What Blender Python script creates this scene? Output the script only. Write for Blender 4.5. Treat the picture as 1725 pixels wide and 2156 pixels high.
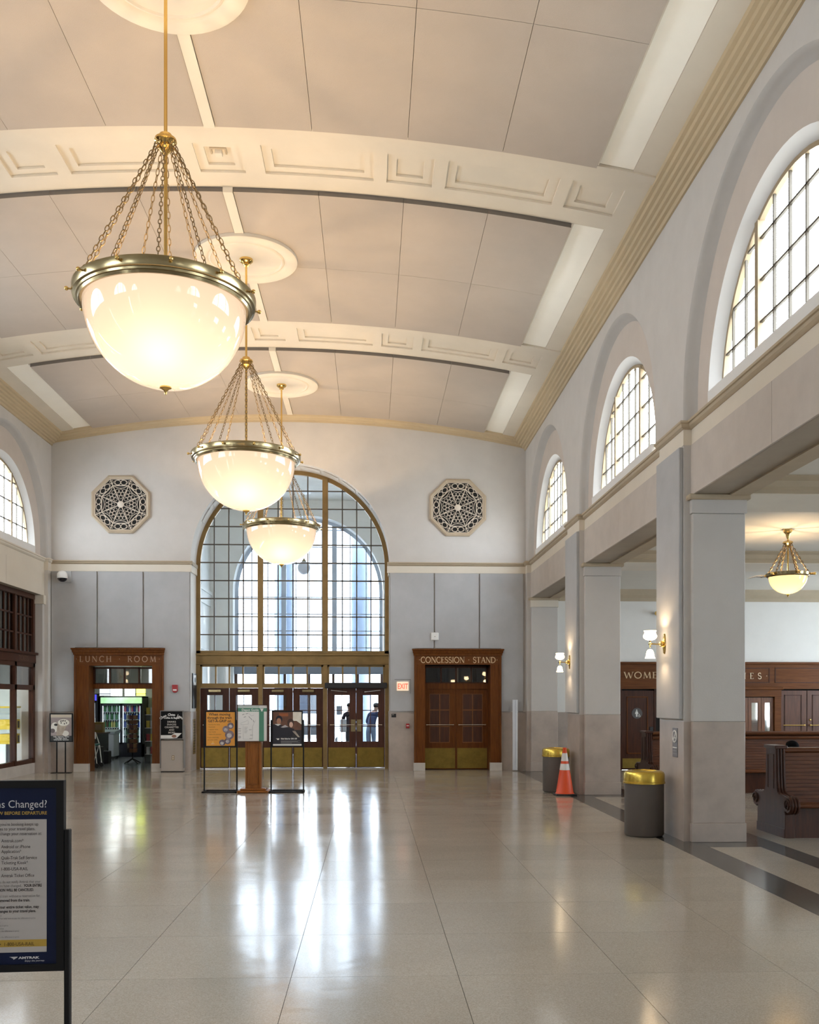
import bpy, bmesh, math, random
from mathutils import Vector, Matrix
random.seed(7)
PI = math.pi
sc = bpy.context.scene
for o in list(bpy.data.objects):
    bpy.data.objects.remove(o)
COL = sc.collection

# ------------------------------------------------------------ camera
FPX = 1980.0
cd = bpy.data.cameras.new('camera')
cam = bpy.data.objects.new('camera', cd)
COL.objects.link(cam)
cam.location = (0, 0, 1.8)
cam.rotation_euler = (PI / 2, 0, -math.atan(82.5 / FPX))
cd.sensor_fit = 'HORIZONTAL'
cd.sensor_width = 36
cd.lens = FPX / 1725 * 36
cd.shift_y = 397.0 / 1725
cd.clip_start = 0.05
cd.clip_end = 500
sc.camera = cam

# ------------------------------------------------------------ world, exposure
w = bpy.data.worlds.new('overcast_sky')
sc.world = w
w.use_nodes = True
bg = w.node_tree.nodes['Background']
bg.inputs[0].default_value = (0.88, 0.94, 1.0, 1)
SKY = 9.0
bg.inputs[1].default_value = SKY
vs = sc.view_settings
sc.display_settings.display_device = 'sRGB'
vs.view_transform = 'Standard'
vs.look = 'None'
vs.gamma = 1
vs.exposure = 0.80
vs.use_curve_mapping = False
cy = sc.cycles
cy.use_denoising = True
cy.max_bounces = 10
cy.diffuse_bounces = 6
cy.glossy_bounces = 4
cy.transmission_bounces = 6
cy.transparent_max_bounces = 24
cy.caustics_reflective = False
cy.caustics_refractive = False
cy.sample_clamp_indirect = 6

LAMP = 330.0      # power of the bulb cluster in each large bowl
WARM = (1.0, 0.70, 0.40)


def portal(loc, rot, sx, sy):
    l = bpy.data.lights.new('daylight_portal', 'AREA')
    l.shape = 'RECTANGLE'
    l.size = sx
    l.size_y = sy
    l.cycles.is_portal = True
    o = bpy.data.objects.new('daylight_portal', l)
    COL.objects.link(o)
    o.location = loc
    o.rotation_euler = rot
    return o


def lamp_light(name, loc, power, color, radius, parent=None):
    l = bpy.data.lights.new(name, 'POINT')
    l.energy = power
    l.color = color
    l.shadow_soft_size = radius
    o = bpy.data.objects.new(name, l)
    COL.objects.link(o)
    o.location = loc
    o.parent = parent
    return o


# ------------------------------------------------------------ materials
MATS = {}


def mat(name, col, rough=0.6, metal=0.0, var=0.06, scale=3.0, stretch=None, bump=0.0, bscale=40.0,
        spec=0.5, emit=None, estr=0.0, coat=0.0, col2=None, rnd=0.0, wave=0.0):
    if name in MATS:
        return MATS[name]
    m = bpy.data.materials.new(name)
    m.use_nodes = True
    nt = m.node_tree
    N, L = nt.nodes, nt.links
    b = N['Principled BSDF']
    b.inputs['Roughness'].default_value = rough
    b.inputs['Metallic'].default_value = metal
    b.inputs['Specular IOR Level'].default_value = spec
    b.inputs['Coat Weight'].default_value = coat
    b.inputs['Coat Roughness'].default_value = 0.08
    geo = N.new('ShaderNodeNewGeometry')
    mp = N.new('ShaderNodeMapping')
    L.new(geo.outputs['Position'], mp.inputs['Vector'])
    if stretch:
        mp.inputs['Scale'].default_value = stretch
    nz = N.new('ShaderNodeTexNoise')
    nz.inputs['Scale'].default_value = scale
    nz.inputs['Detail'].default_value = 5
    nz.inputs['Roughness'].default_value = 0.6
    L.new(mp.outputs['Vector'], nz.inputs['Vector'])
    rp = N.new('ShaderNodeValToRGB')
    c = col
    if col2 is None:
        lo = tuple(max(0, x * (1 - var)) for x in c)
        hi = tuple(min(1, x * (1 + var)) for x in c)
    else:
        lo, hi = c, col2
    rp.color_ramp.elements[0].position = 0.32
    rp.color_ramp.elements[1].position = 0.68
    rp.color_ramp.elements[0].color = (*lo, 1)
    rp.color_ramp.elements[1].color = (*hi, 1)
    L.new(nz.outputs['Fac'], rp.inputs['Fac'])
    out = rp.outputs['Color']
    if rnd:
        oi = N.new('ShaderNodeObjectInfo')
        mr = N.new('ShaderNodeMapRange')
        mr.inputs['To Min'].default_value = 1 - rnd
        mr.inputs['To Max'].default_value = 1 + rnd
        L.new(oi.outputs['Random'], mr.inputs['Value'])
        hs = N.new('ShaderNodeHueSaturation')
        L.new(mr.outputs['Result'], hs.inputs['Value'])
        L.new(out, hs.inputs['Color'])
        out = hs.outputs['Color']
    L.new(out, b.inputs['Base Color'])
    if bump or wave:
        bp = N.new('ShaderNodeBump')
        n2 = N.new('ShaderNodeTexNoise')
        n2.inputs['Scale'].default_value = bscale
        n2.inputs['Detail'].default_value = 3
        L.new(mp.outputs['Vector'] if stretch else geo.outputs['Position'], n2.inputs['Vector'])
        bp.inputs['Strength'].default_value = bump
        bp.inputs['Distance'].default_value = 0.01
        L.new(n2.outputs['Fac'], bp.inputs['Height'])
        L.new(bp.outputs['Normal'], b.inputs['Normal'])
    if emit:
        b.inputs['Emission Color'].default_value = (*emit, 1)
        b.inputs['Emission Strength'].default_value = estr
    MATS[name] = m
    return m


def glass_mat(name, tint=(0.93, 0.96, 0.98), rough=0.02, refl=1.0):
    if name in MATS:
        return MATS[name]
    m = bpy.data.materials.new(name)
    m.use_nodes = True
    nt = m.node_tree
    N, L = nt.nodes, nt.links
    N.clear()
    o = N.new('ShaderNodeOutputMaterial')
    t = N.new('ShaderNodeBsdfTransparent')
    t.inputs[0].default_value = (*tint, 1)
    g = N.new('ShaderNodeBsdfGlossy')
    g.inputs['Roughness'].default_value = rough
    fr = N.new('ShaderNodeFresnel')
    ge = N.new('ShaderNodeNewGeometry')
    io = N.new('ShaderNodeMapRange')
    io.inputs['To Min'].default_value = 1.5
    io.inputs['To Max'].default_value = 1 / 1.5     # thin sheet: same reflectance from the back
    L.new(ge.outputs['Backfacing'], io.inputs['Value'])
    L.new(io.outputs['Result'], fr.inputs[0])
    mul = N.new('ShaderNodeMath')
    mul.operation = 'MULTIPLY'
    mul.inputs[1].default_value = refl
    L.new(fr.outputs[0], mul.inputs[0])
    mx = N.new('ShaderNodeMixShader')
    L.new(mul.outputs[0], mx.inputs[0])
    L.new(t.outputs[0], mx.inputs[1])
    L.new(g.outputs[0], mx.inputs[2])
    L.new(mx.outputs[0], o.inputs[0])
    MATS[name] = m
    return m


def opal_mat(name, col, estr, ecol, trans=0.85):
    """white glass lit from inside: lets the bulb's light through, a faint own glow, a glossy skin"""
    if name in MATS:
        return MATS[name]
    m = bpy.data.materials.new(name)
    m.use_nodes = True
    nt = m.node_tree
    N, L = nt.nodes, nt.links
    N.clear()
    o = N.new('ShaderNodeOutputMaterial')
    tr = N.new('ShaderNodeBsdfTranslucent')
    tr.inputs[0].default_value = (*col, 1)
    df = N.new('ShaderNodeBsdfDiffuse')
    df.inputs[0].default_value = (*col, 1)
    m1 = N.new('ShaderNodeMixShader')
    m1.inputs[0].default_value = trans
    L.new(df.outputs[0], m1.inputs[1])
    L.new(tr.outputs[0], m1.inputs[2])
    em = N.new('ShaderNodeEmission')
    em.inputs[0].default_value = (*ecol, 1)
    em.inputs[1].default_value = estr
    ad = N.new('ShaderNodeAddShader')
    L.new(m1.outputs[0], ad.inputs[0])
    L.new(em.outputs[0], ad.inputs[1])
    g = N.new('ShaderNodeBsdfGlossy')
    g.inputs['Roughness'].default_value = 0.04
    fr = N.new('ShaderNodeFresnel')
    ge = N.new('ShaderNodeNewGeometry')
    io = N.new('ShaderNodeMapRange')
    io.inputs['To Min'].default_value = 1.5
    io.inputs['To Max'].default_value = 1 / 1.5     # thin sheet: same reflectance from the back
    L.new(ge.outputs['Backfacing'], io.inputs['Value'])
    L.new(io.outputs['Result'], fr.inputs[0])
    mx = N.new('ShaderNodeMixShader')
    L.new(fr.outputs[0], mx.inputs[0])
    L.new(ad.outputs[0], mx.inputs[1])
    L.new(g.outputs[0], mx.inputs[2])
    L.new(mx.outputs[0], o.inputs[0])
    MATS[name] = m
    return m


def emit_mat(name, col, s):
    return mat(name, tuple(min(1, c * 0.8) for c in col), 0.5, var=0.0, emit=col, estr=s)


def terrazzo():
    m = bpy.data.materials.new('terrazzo')
    m.use_nodes = True
    nt = m.node_tree
    N, L = nt.nodes, nt.links
    b = N['Principled BSDF']
    geo = N.new('ShaderNodeNewGeometry')
    vo = N.new('ShaderNodeTexVoronoi')
    vo.inputs['Scale'].default_value = 170
    L.new(geo.outputs['Position'], vo.inputs['Vector'])
    rp = N.new('ShaderNodeValToRGB')
    cr = rp.color_ramp
    cr.elements[0].position = 0.0
    cr.elements[0].color = (0.345, 0.303, 0.25, 1)
    cr.elements[1].position = 1.0
    cr.elements[1].color = (0.465, 0.42, 0.355, 1)
    e = cr.elements.new(0.5)
    e.color = (0.405, 0.362, 0.302, 1)
    sp = N.new('ShaderNodeSeparateColor')
    L.new(vo.outputs['Color'], sp.inputs[0])
    L.new(sp.outputs[0], rp.inputs['Fac'])
    nz = N.new('ShaderNodeTexNoise')
    nz.inputs['Scale'].default_value = 0.8
    nz.inputs['Detail'].default_value = 6
    mp = N.new('ShaderNodeMapping')
    mp.inputs['Scale'].default_value = (0.7, 1.6, 1)
    L.new(geo.outputs['Position'], mp.inputs['Vector'])
    L.new(mp.outputs['Vector'], nz.inputs['Vector'])
    mr = N.new('ShaderNodeMapRange')
    mr.inputs['To Min'].default_value = 0.90
    mr.inputs['To Max'].default_value = 1.10
    L.new(nz.outputs['Fac'], mr.inputs['Value'])
    oi = N.new('ShaderNodeObjectInfo')
    m2 = N.new('ShaderNodeMapRange')
    m2.inputs['To Min'].default_value = 0.955
    m2.inputs['To Max'].default_value = 1.045
    L.new(oi.outputs['Random'], m2.inputs['Value'])
    mu = N.new('ShaderNodeMath')
    mu.operation = 'MULTIPLY'
    L.new(mr.outputs['Result'], mu.inputs[0])
    L.new(m2.outputs['Result'], mu.inputs[1])
    hs = N.new('ShaderNodeHueSaturation')
    L.new(rp.outputs['Color'], hs.inputs['Color'])
    L.new(mu.outputs[0], hs.inputs['Value'])
    L.new(hs.outputs['Color'], b.inputs['Base Color'])
    rr = N.new('ShaderNodeMapRange')
    rr.inputs['To Min'].default_value = 0.09
    rr.inputs['To Max'].default_value = 0.20
    L.new(nz.outputs['Fac'], rr.inputs['Value'])
    L.new(rr.outputs['Result'], b.inputs['Roughness'])
    b.inputs['Specular IOR Level'].default_value = 0.45
    n2 = N.new('ShaderNodeTexNoise')
    n2.inputs['Scale'].default_value = 2.6
    n2.inputs['Detail'].default_value = 2
    L.new(geo.outputs['Position'], n2.inputs['Vector'])
    bp = N.new('ShaderNodeBump')
    bp.inputs['Strength'].default_value = 0.10
    bp.inputs['Distance'].default_value = 0.02
    L.new(n2.outputs['Fac'], bp.inputs['Height'])
    L.new(bp.outputs['Normal'], b.inputs['Normal'])
    MATS['terrazzo'] = m
    return m


M_TERR = terrazzo()
M_STRIP = mat('dark_terrazzo', (0.085, 0.082, 0.075), 0.14, var=0.35, scale=60, spec=0.6)
M_JOINT = mat('floor_joint', (0.20, 0.18, 0.15), 0.5)
M_PLASTER = mat('plaster_white', (0.60, 0.575, 0.547), 0.85, var=0.03, scale=2.5, bump=0.15, bscale=70)
M_ARCHPL = mat('plaster_arch_field', (0.61, 0.545, 0.49), 0.85, var=0.03, scale=2.5, bump=0.2, bscale=80)
M_PIER = mat('pier_paint', (0.56, 0.54, 0.515), 0.7, var=0.03, scale=2, bump=0.1, bscale=60)
M_GREY = mat('grey_fabric', (0.44, 0.445, 0.455), 0.85, var=0.06, scale=1.6, bump=0.3, bscale=160)
M_CREAM = mat('cream_paint', (0.72, 0.66, 0.56), 0.75, var=0.025, scale=2, bump=0.08, bscale=50)
M_RIB = mat('rib_cream', (0.68, 0.62, 0.52), 0.75, var=0.025, scale=2, bump=0.05, bscale=50)
M_RIBLINE = mat('rib_line', (0.50, 0.42, 0.31), 0.75, var=0.03)
M_STRIPC = mat('pale_cream_strip', (0.94, 0.91, 0.82), 0.75, var=0.015, scale=2)
M_GOLD = mat('ochre_paint', (0.54, 0.435, 0.28), 0.6, var=0.03, scale=3)
M_TAN = mat('tan_paint', (0.46, 0.38, 0.27), 0.7, var=0.05, scale=3)
M_CEILP = mat('ceiling_fabric', (0.46, 0.402, 0.345), 0.9, var=0.035, scale=1.4, bump=0.35, bscale=150, rnd=0.025)
M_CEILE = mat('panel_edge_shade', (0.17, 0.15, 0.13), 0.9)  # dark tone standing for shade on the panels' near edge
M_WAIN = mat('wainscot_stone', (0.43, 0.37, 0.325), 0.38, var=0.13, scale=2.2, bump=0.05, bscale=30)
M_PLINTH = mat('pale_stone', (0.56, 0.52, 0.475), 0.35, var=0.07, scale=4)
M_WOOD = mat('mahogany', (0.098, 0.029, 0.005), 0.38, col2=(0.175, 0.056, 0.010), scale=5, stretch=(6, 6, 0.5), spec=0.2)
M_WOODH = mat('mahogany_across', (0.10, 0.032, 0.007), 0.40, col2=(0.17, 0.058, 0.014), scale=5, stretch=(0.5, 6, 8), spec=0.2)
M_WOODD = mat('dark_wood', (0.038, 0.012, 0.006), 0.38, col2=(0.075, 0.024, 0.010), scale=5, stretch=(6, 6, 0.6), spec=0.3)
M_WOODL = mat('oak_honey', (0.19, 0.062, 0.010), 0.42, col2=(0.28, 0.10, 0.018), scale=6, stretch=(7, 7, 0.6), spec=0.3)
M_BENCH = mat('bench_wood', (0.075, 0.024, 0.009), 0.33, col2=(0.145, 0.050, 0.018), scale=5, stretch=(0.6, 5, 7), spec=0.22)
M_BENCHE = mat('bench_end_wood', (0.035, 0.012, 0.007), 0.30, col2=(0.07, 0.024, 0.012), scale=5, stretch=(5, 5, 0.7), spec=0.35)
M_BRONZE = mat('bronze', (0.265, 0.175, 0.07), 0.42, metal=0.55, var=0.15, scale=3)
M_BAR = mat('glazing_bar', (0.10, 0.085, 0.065), 0.5, metal=0.3)
M_BARW = mat('window_bar_tan', (0.34, 0.26, 0.16), 0.5)
M_RING = mat('arch_ring_shading', (0.49, 0.47, 0.445), 0.75, var=0.03)  # greyer tone puts the curved moulding's shading into the colour
M_BRASS = mat('brass', (0.80, 0.56, 0.20), 0.16, metal=1.0, var=0.05)
M_BRASSD = mat('aged_brass', (0.38, 0.31, 0.17), 0.22, metal=1.0, var=0.12, scale=6)
M_KICK = mat('kick_plate_brass', (0.27, 0.185, 0.04), 0.42, metal=0.7, var=0.18, scale=5)
M_CHAIN = mat('chain_brass', (0.17, 0.115, 0.05), 0.5, metal=0.6)
M_STEEL = mat('steel', (0.62, 0.60, 0.56), 0.25, metal=1.0)
M_BLACK = mat('black_metal', (0.008, 0.008, 0.009), 0.5, spec=0.25)
M_BLACKP = mat('black_plastic', (0.02, 0.02, 0.022), 0.45)
M_WHITE = mat('white_plastic', (0.80, 0.80, 0.78), 0.4, var=0.01)
M_DARK = mat('dark_void', (0.012, 0.011, 0.010), 0.8)  # near-black putting the shade of unlit hollows into the colour
M_RED = mat('red_plastic', (0.35, 0.018, 0.022), 0.35)
M_LETTER = mat('gilt_letter', (0.72, 0.52, 0.30), 0.5, var=0.03)
M_GLASS = glass_mat('window_glass')
M_GLASSD = glass_mat('door_glass', (0.90, 0.93, 0.95))
M_OUT = mat('outside_concrete', (0.62, 0.63, 0.64), 0.8)
M_VESTP = mat('vestibule_plaster', (0.66, 0.66, 0.63), 0.8, var=0.02)


# ------------------------------------------------------------ mesh helpers
def wloc(o):
    v = Vector((0, 0, 0))
    while o is not None:
        v = v + o.location
        o = o.parent
    return v


class MB:
    def __init__(s):
        s.v = []
        s.f = []

    def add(s, vs_, fs):
        n = len(s.v)
        s.v += [tuple(p) for p in vs_]
        s.f += [tuple(i + n for i in f) for f in fs]
        return s

    def box(s, x0, x1, y0, y1, z0, z1):
        return s.add([(x0, y0, z0), (x1, y0, z0), (x1, y1, z0), (x0, y1, z0), (x0, y0, z1), (x1, y0, z1), (x1, y1, z1), (x0, y1, z1)],
                     [(0, 3, 2, 1), (4, 5, 6, 7), (0, 1, 5, 4), (1, 2, 6, 5), (2, 3, 7, 6), (3, 0, 4, 7)])

    def prism(s, pts, plane, a0, a1):
        def P(p, a):
            if plane == 'xz':
                return (p[0], a, p[1])
            if plane == 'yz':
                return (a, p[0], p[1])
            return (p[0], p[1], a)
        n = len(pts)
        vs_ = [P(p, a0) for p in pts] + [P(p, a1) for p in pts]
        fs = [tuple(range(n))[::-1], tuple(range(n, 2 * n))]
        fs += [(i, (i + 1) % n, n + (i + 1) % n, n + i) for i in range(n)]
        return s.add(vs_, fs)

    def tube(s, path, r, n=8, closed=False, caps=True):
        path = [Vector(p) for p in path]
        m = len(path)
        rings = []
        prev = None
        for i, p in enumerate(path):
            if closed:
                t = path[(i + 1) % m] - path[i - 1]
            else:
                t = path[min(i + 1, m - 1)] - path[max(i - 1, 0)]
            t.normalize()
            if prev is None:
                a = Vector((0, 0, 1)) if abs(t.z) < 0.9 else Vector((1, 0, 0))
            else:
                a = prev
            u = (a - t * a.dot(t)).normalized()
            w_ = t.cross(u)
            prev = u
            rr = r[i] if isinstance(r, (list, tuple)) else r
            rings.append([p + (u * math.cos(2 * PI * k / n) + w_ * math.sin(2 * PI * k / n)) * rr for k in range(n)])
        vs_ = [q for ring in rings for q in ring]
        fs = []
        for i in range(m if closed else m - 1):
            j = (i + 1) % m
            for k in range(n):
                fs.append((i * n + k, i * n + (k + 1) % n, j * n + (k + 1) % n, j * n + k))
        if caps and not closed:
            fs.append(tuple(range(n))[::-1])
            fs.append(tuple(range((m - 1) * n, m * n)))
        return s.add(vs_, fs)

    def lathe(s, prof, n=32, c=(0, 0, 0)):
        vs_ = []
        for r, z in prof:
            for k in range(n):
                a = 2 * PI * k / n
                vs_.append((c[0] + r * math.cos(a), c[1] + r * math.sin(a), c[2] + z))
        fs = []
        for i in range(len(prof) - 1):
            for k in range(n):
                fs.append((i * n + k, i * n + (k + 1) % n, (i + 1) * n + (k + 1) % n, (i + 1) * n + k))
        return s.add(vs_, fs)

    def sphere(s, c, r, n=12, m=8, sc_=(1, 1, 1)):
        prof = []
        for i in range(m + 1):
            a = -PI / 2 + PI * i / m
            prof.append((max(1e-4, math.cos(a)), math.sin(a)))
        vs_ = []
        for pr, z in prof:
            for k in range(n):
                a = 2 * PI * k / n
                vs_.append((c[0] + r * sc_[0] * pr * math.cos(a), c[1] + r * sc_[1] * pr * math.sin(a), c[2] + r * sc_[2] * z))
        fs = []
        for i in range(m):
            for k in range(n):
                fs.append((i * n + k, i * n + (k + 1) % n, (i + 1) * n + (k + 1) % n, (i + 1) * n + k))
        return s.add(vs_, fs)

    def build(s, name, m, parent=None, smooth=False, bevel=0.0, seg=1, label=None):
        off = wloc(parent) if parent is not None else Vector((0, 0, 0))
        me = bpy.data.meshes.new(name)
        me.from_pydata([(a - off.x, b - off.y, c - off.z) for a, b, c in s.v], [], s.f)
        if bevel:
            bm = bmesh.new()
            bm.from_mesh(me)
            bmesh.ops.remove_doubles(bm, verts=bm.verts, dist=1e-5)
            bmesh.ops.bevel(bm, geom=list(bm.edges), offset=bevel, segments=seg, affect='EDGES', profile=0.5)
            bm.to_mesh(me)
            bm.free()
        me.validate()
        if smooth:
            for p in me.polygons:
                p.use_smooth = True
            try:
                me.set_sharp_from_angle(angle=math.radians(38))
            except Exception:
                pass
        me.materials.append(m)
        o = bpy.data.objects.new(name, me)
        COL.objects.link(o)
        o.parent = parent
        if label:
            o['label'] = label
        return o


def B(x0, x1, y0, y1, z0, z1):
    return MB().box(x0, x1, y0, y1, z0, z1)


def empty(name, loc=(0, 0, 0)):
    o = bpy.data.objects.new(name, None)
    COL.objects.link(o)
    o.location = loc
    o.empty_display_size = 0.2
    return o


def tag(o, label, cat=None, group=None, kind=None):
    if label:
        o['label'] = label
    if cat:
        o['category'] = cat
    if group:
        o['group'] = group
    if kind:
        o['kind'] = kind
    return o


def copy_tree(o, parent=None):
    c = o.copy()
    COL.objects.link(c)
    c.parent = parent
    for ch in list(o.children):
        copy_tree(ch, c)
    return c


def text_width(s, size, bold=0.0):
    cu = bpy.data.curves.new('t', 'FONT')
    cu.body = s
    cu.size = size
    cu.offset = bold
    to = bpy.data.objects.new('t', cu)
    COL.objects.link(to)
    me = to.to_mesh()
    xs = [v.co.x for v in me.vertices]
    to.to_mesh_clear()
    bpy.data.objects.remove(to)
    bpy.data.curves.remove(cu)
    return max(xs) - min(xs)


def text(s, size, m, parent, origin, ux, uy, align='LEFT', name='lettering', bold=0.0, shear=0.0, sx=1.0, fit=None, vis=None):
    """flat lettering: origin is the baseline start (or centre/end), ux/uy the writing directions (world)"""
    if fit:
        # width of the part 'vis' of the line is known: scale the line to it
        sx = fit / text_width(vis or s, size, bold)
    cu = bpy.data.curves.new('t', 'FONT')
    cu.body = s
    cu.size = size
    cu.align_x = align
    cu.offset = bold
    cu.shear = shear
    cu.resolution_u = 3
    to = bpy.data.objects.new('t', cu)
    COL.objects.link(to)
    me = to.to_mesh()
    ux = Vector(ux)
    uy = Vector(uy)
    oo = Vector(origin)
    mb = MB()
    mb.v = [tuple(oo + ux * (v.co.x * sx) + uy * v.co.y) for v in me.vertices]
    mb.f = [tuple(p.vertices) for p in me.polygons]
    to.to_mesh_clear()
    bpy.data.objects.remove(to)
    bpy.data.curves.remove(cu)
    return mb.build(name, m, parent)


# Roman capitals drawn with strokes (thick / thin, small serifs)
TK, TN = 0.15, 0.055


def _arc(cx, cy_, rx, ry, a0, a1, n=14):
    return [(cx + rx * math.cos(math.radians(a0 + (a1 - a0) * i / n)), cy_ + ry * math.sin(math.radians(a0 + (a1 - a0) * i / n))) for i in range(n + 1)]


ROM = {
    'L': (0.62, [([(.14, 0), (.14, 1)], TK), ([(.14, .03), (.60, .03)], TN)], [(.14, 0), (.14, 1)], [(.58, .0, .22)]),
    'U': (0.86, [([(.16, 1), (.16, .33)] + _arc(.45, .33, .29, .31, 180, 360)[1:] + [(.74, 1)], TK * .85)], [(.16, 1), (.74, 1)], []),
    'N': (0.92, [([(.14, 0), (.14, 1)], TN), ([(.14, 1), (.80, 0)], TK), ([(.80, 0), (.80, 1)], TN)], [(.14, 0), (.10, 1), (.80, 1)], []),
    'C': (0.90, [(_arc(.52, .5, .42, .49, 50, 310), TK * .85)], [], [(.78, .72, .24), (.78, .06, .22)]),
    'H': (0.92, [([(.16, 0), (.16, 1)], TK), ([(.76, 0), (.76, 1)], TK), ([(.16, .52), (.76, .52)], TN)], [(.16, 0), (.16, 1), (.76, 0), (.76, 1)], []),
    'R': (0.80, [([(.16, 0), (.16, 1)], TK), ([(.16, .97)] + _arc(.40, .75, .24, .22, 90, -90) + [(.16, .53)], TN * 1.5), ([(.38, .52), (.76, 0)], TK)], [(.16, 0), (.12, 1)], []),
    'O': (1.04, [(_arc(.50, .5, .43, .48, 0, 360, 24), TK * .85)], [], []),
    'M': (1.12, [([(.14, 0), (.20, 1)], TN), ([(.20, 1), (.54, .05)], TK), ([(.54, .05), (.88, 1)], TN), ([(.88, 1), (.95, 0)], TK)], [(.14, 0), (.95, 0)], []),
    'E': (0.68, [([(.16, 0), (.16, 1)], TK), ([(.16, .97), (.58, .97)], TN), ([(.16, .52), (.50, .52)], TN), ([(.16, .03), (.62, .03)], TN)], [(.14, 0), (.14, 1)], [(.57, .80, .20), (.60, 0, .20)]),
    'S': (0.66, [(_arc(.33, .74, .23, .24, 40, 270, 10) + _arc(.33, .26, .25, .25, 90, -140, 10)[1:], TK * .8)], [], [(.50, .72, .2), (.10, .08, .2)]),
    'I': (0.36, [([(.18, 0), (.18, 1)], TK)], [(.18, 0), (.18, 1)], []),
    'T': (0.80, [([(.40, 0), (.40, 1)], TK), ([(.04, .97), (.76, .97)], TN)], [(.40, 0)], [(.05, .80, .2), (.75, .80, .2)]),
    'A': (0.90, [([(.12, 0), (.45, 1)], TN), ([(.45, 1), (.79, 0)], TK), ([(.24, .36), (.67, .36)], TN)], [(.10, 0), (.80, 0)], []),
    'D': (0.94, [([(.16, 0), (.16, 1)], TK), ([(.16, .97)] + _arc(.36, .5, .48, .47, 90, -90) + [(.16, .03)], TK * .8)], [(.14, 0), (.14, 1)], []),
    'W': (1.22, [([(.05, 1), (.36, 0)], TK), ([(.36, 0), (.61, .92)], TN), ([(.61, .92), (.88, 0)], TK), ([(.88, 0), (1.16, 1)], TN)], [(.05, 1), (1.16, 1)], []),
    'P': (0.74, [([(.16, 0), (.16, 1)], TK), ([(.16, .97)] + _arc(.40, .73, .25, .24, 90, -90) + [(.16, .49)], TN * 1.6)], [(.14, 0), (.12, 1)], []),
    'K': (0.84, [([(.16, 0), (.16, 1)], TK), ([(.70, 1), (.20, .5)], TN), ([(.30, .58), (.78, 0)], TK)], [(.16, 0), (.16, 1), (.70, 1), (.78, 0)], []),
    '.': (0.40, [], [], []),
    ' ': (0.55, [], [], []),
}


def roman(s, h, m, parent, x0, x1, y, z, name='lettering', sx=1.0):
    """incised capitals along +x between x0 and x1 on a plane y (facing -y), baseline z"""
    ws = [ROM[c][0] * sx for c in s]
    gap = ((x1 - x0) - sum(ws) * h) / max(1, len(s) - 1)
    x = x0
    mb = MB()
    d = 0.006

    def ribbon(pts, wd):
        n = len(pts)
        L_, R_ = [], []
        closed = (abs(pts[0][0] - pts[-1][0]) + abs(pts[0][1] - pts[-1][1])) < 1e-6
        for i in range(n):
            a = pts[max(0, i - 1)]
            b = pts[min(n - 1, i + 1)]
            if closed and i in (0, n - 1):
                a, b = pts[-2], pts[1]
            tx, tz = b[0] - a[0], b[1] - a[1]
            q = math.hypot(tx, tz) or 1
            L_.append((pts[i][0] - tz / q * wd / 2, pts[i][1] + tx / q * wd / 2))
            R_.append((pts[i][0] + tz / q * wd / 2, pts[i][1] - tx / q * wd / 2))
        for i in range(n - 1):
            q = [L_[i], L_[i + 1], R_[i + 1], R_[i]]
            mb.add([(x + p[0] * h * sx, y - d, z + p[1] * h) for p in q], [(0, 1, 2, 3)])
    for c, wc in zip(s, ws):
        _, strokes, ser, vser = ROM[c]
        for pts, wd in strokes:
            ribbon(pts, wd)
        for px, pz in ser:
            zz = .02 if pz < .5 else .98
            ribbon([(px - .13, zz), (px + .13, zz)], .045)
        for px, pz, ln in vser:
            ribbon([(px, pz), (px, pz + ln)], .05)
        if c == '.':
            mb.add([(x + .2 * h + .07 * h * math.cos(PI / 3 * k), y - d, z + .5 * h + .07 * h * math.sin(PI / 3 * k)) for k in range(6)], [(5, 4, 3, 2, 1, 0)])
        x += wc * h + gap
    return mb.build(name, m, parent)


def clip_poly(poly, conv):
    """clip poly by convex polygon conv (counter-clockwise)"""
    out = poly
    for i in range(len(conv)):
        a, b = conv[i], conv[(i + 1) % len(conv)]
        inp, out = out, []
        if not inp:
            return []

        def side(p):
            return (b[0] - a[0]) * (p[1] - a[1]) - (b[1] - a[1]) * (p[0] - a[0])
        for j in range(len(inp)):
            p, q = inp[j], inp[(j + 1) % len(inp)]
            sp_, sq = side(p), side(q)
            if sp_ >= 0:
                out.append(p)
            if sp_ * sq < 0:
                t = sp_ / (sp_ - sq)
                out.append((p[0] + (q[0] - p[0]) * t, p[1] + (q[1] - p[1]) * t))
    return out


def arch_outline(c, R, spring, bottom, n=28):
    return [(c - R, bottom), (c + R, bottom)] + [(c + R * math.cos(PI * i / n), spring + R * math.sin(PI * i / n)) for i in range(n + 1)]

# ============================================================ dimensions
XL, XR, YE, YB = -8.05, 4.0, 24.1, -6.1
XC = (XL + XR) / 2
BELT = 5.36
ZC, RC = 9.15, 29.8
BAYS = [-2.55, 3.45, 9.45, 15.45, 21.425]
PILS = [(-6.1, -5.0), (-0.1, 1.0), (5.9, 7.0), (11.85, 12.85), (17.85, 18.93), (23.85, 24.1)]
SIDE_X1 = 14.0
SPRING = 5.61
WSPR = 5.44


def zce(s):
    return ZC - (RC - math.sqrt(RC * RC - s * s))


def PRt(s, z, d):
    return (XR + d, s, z)


def PLt(s, z, d):
    return (XL - d, s, z)


def PEnd(s, z, d):
    return (s, YE + d, z)


def sbox(mb, P, s0, s1, z0, z1, d0, d1):
    c = [P(s, z, d) for d in (d0, d1) for z in (z0, z1) for s in (s0, s1)]
    xs, ys, zs = zip(*c)
    return mb.box(min(xs), max(xs), min(ys), max(ys), min(zs), max(zs))


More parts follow.
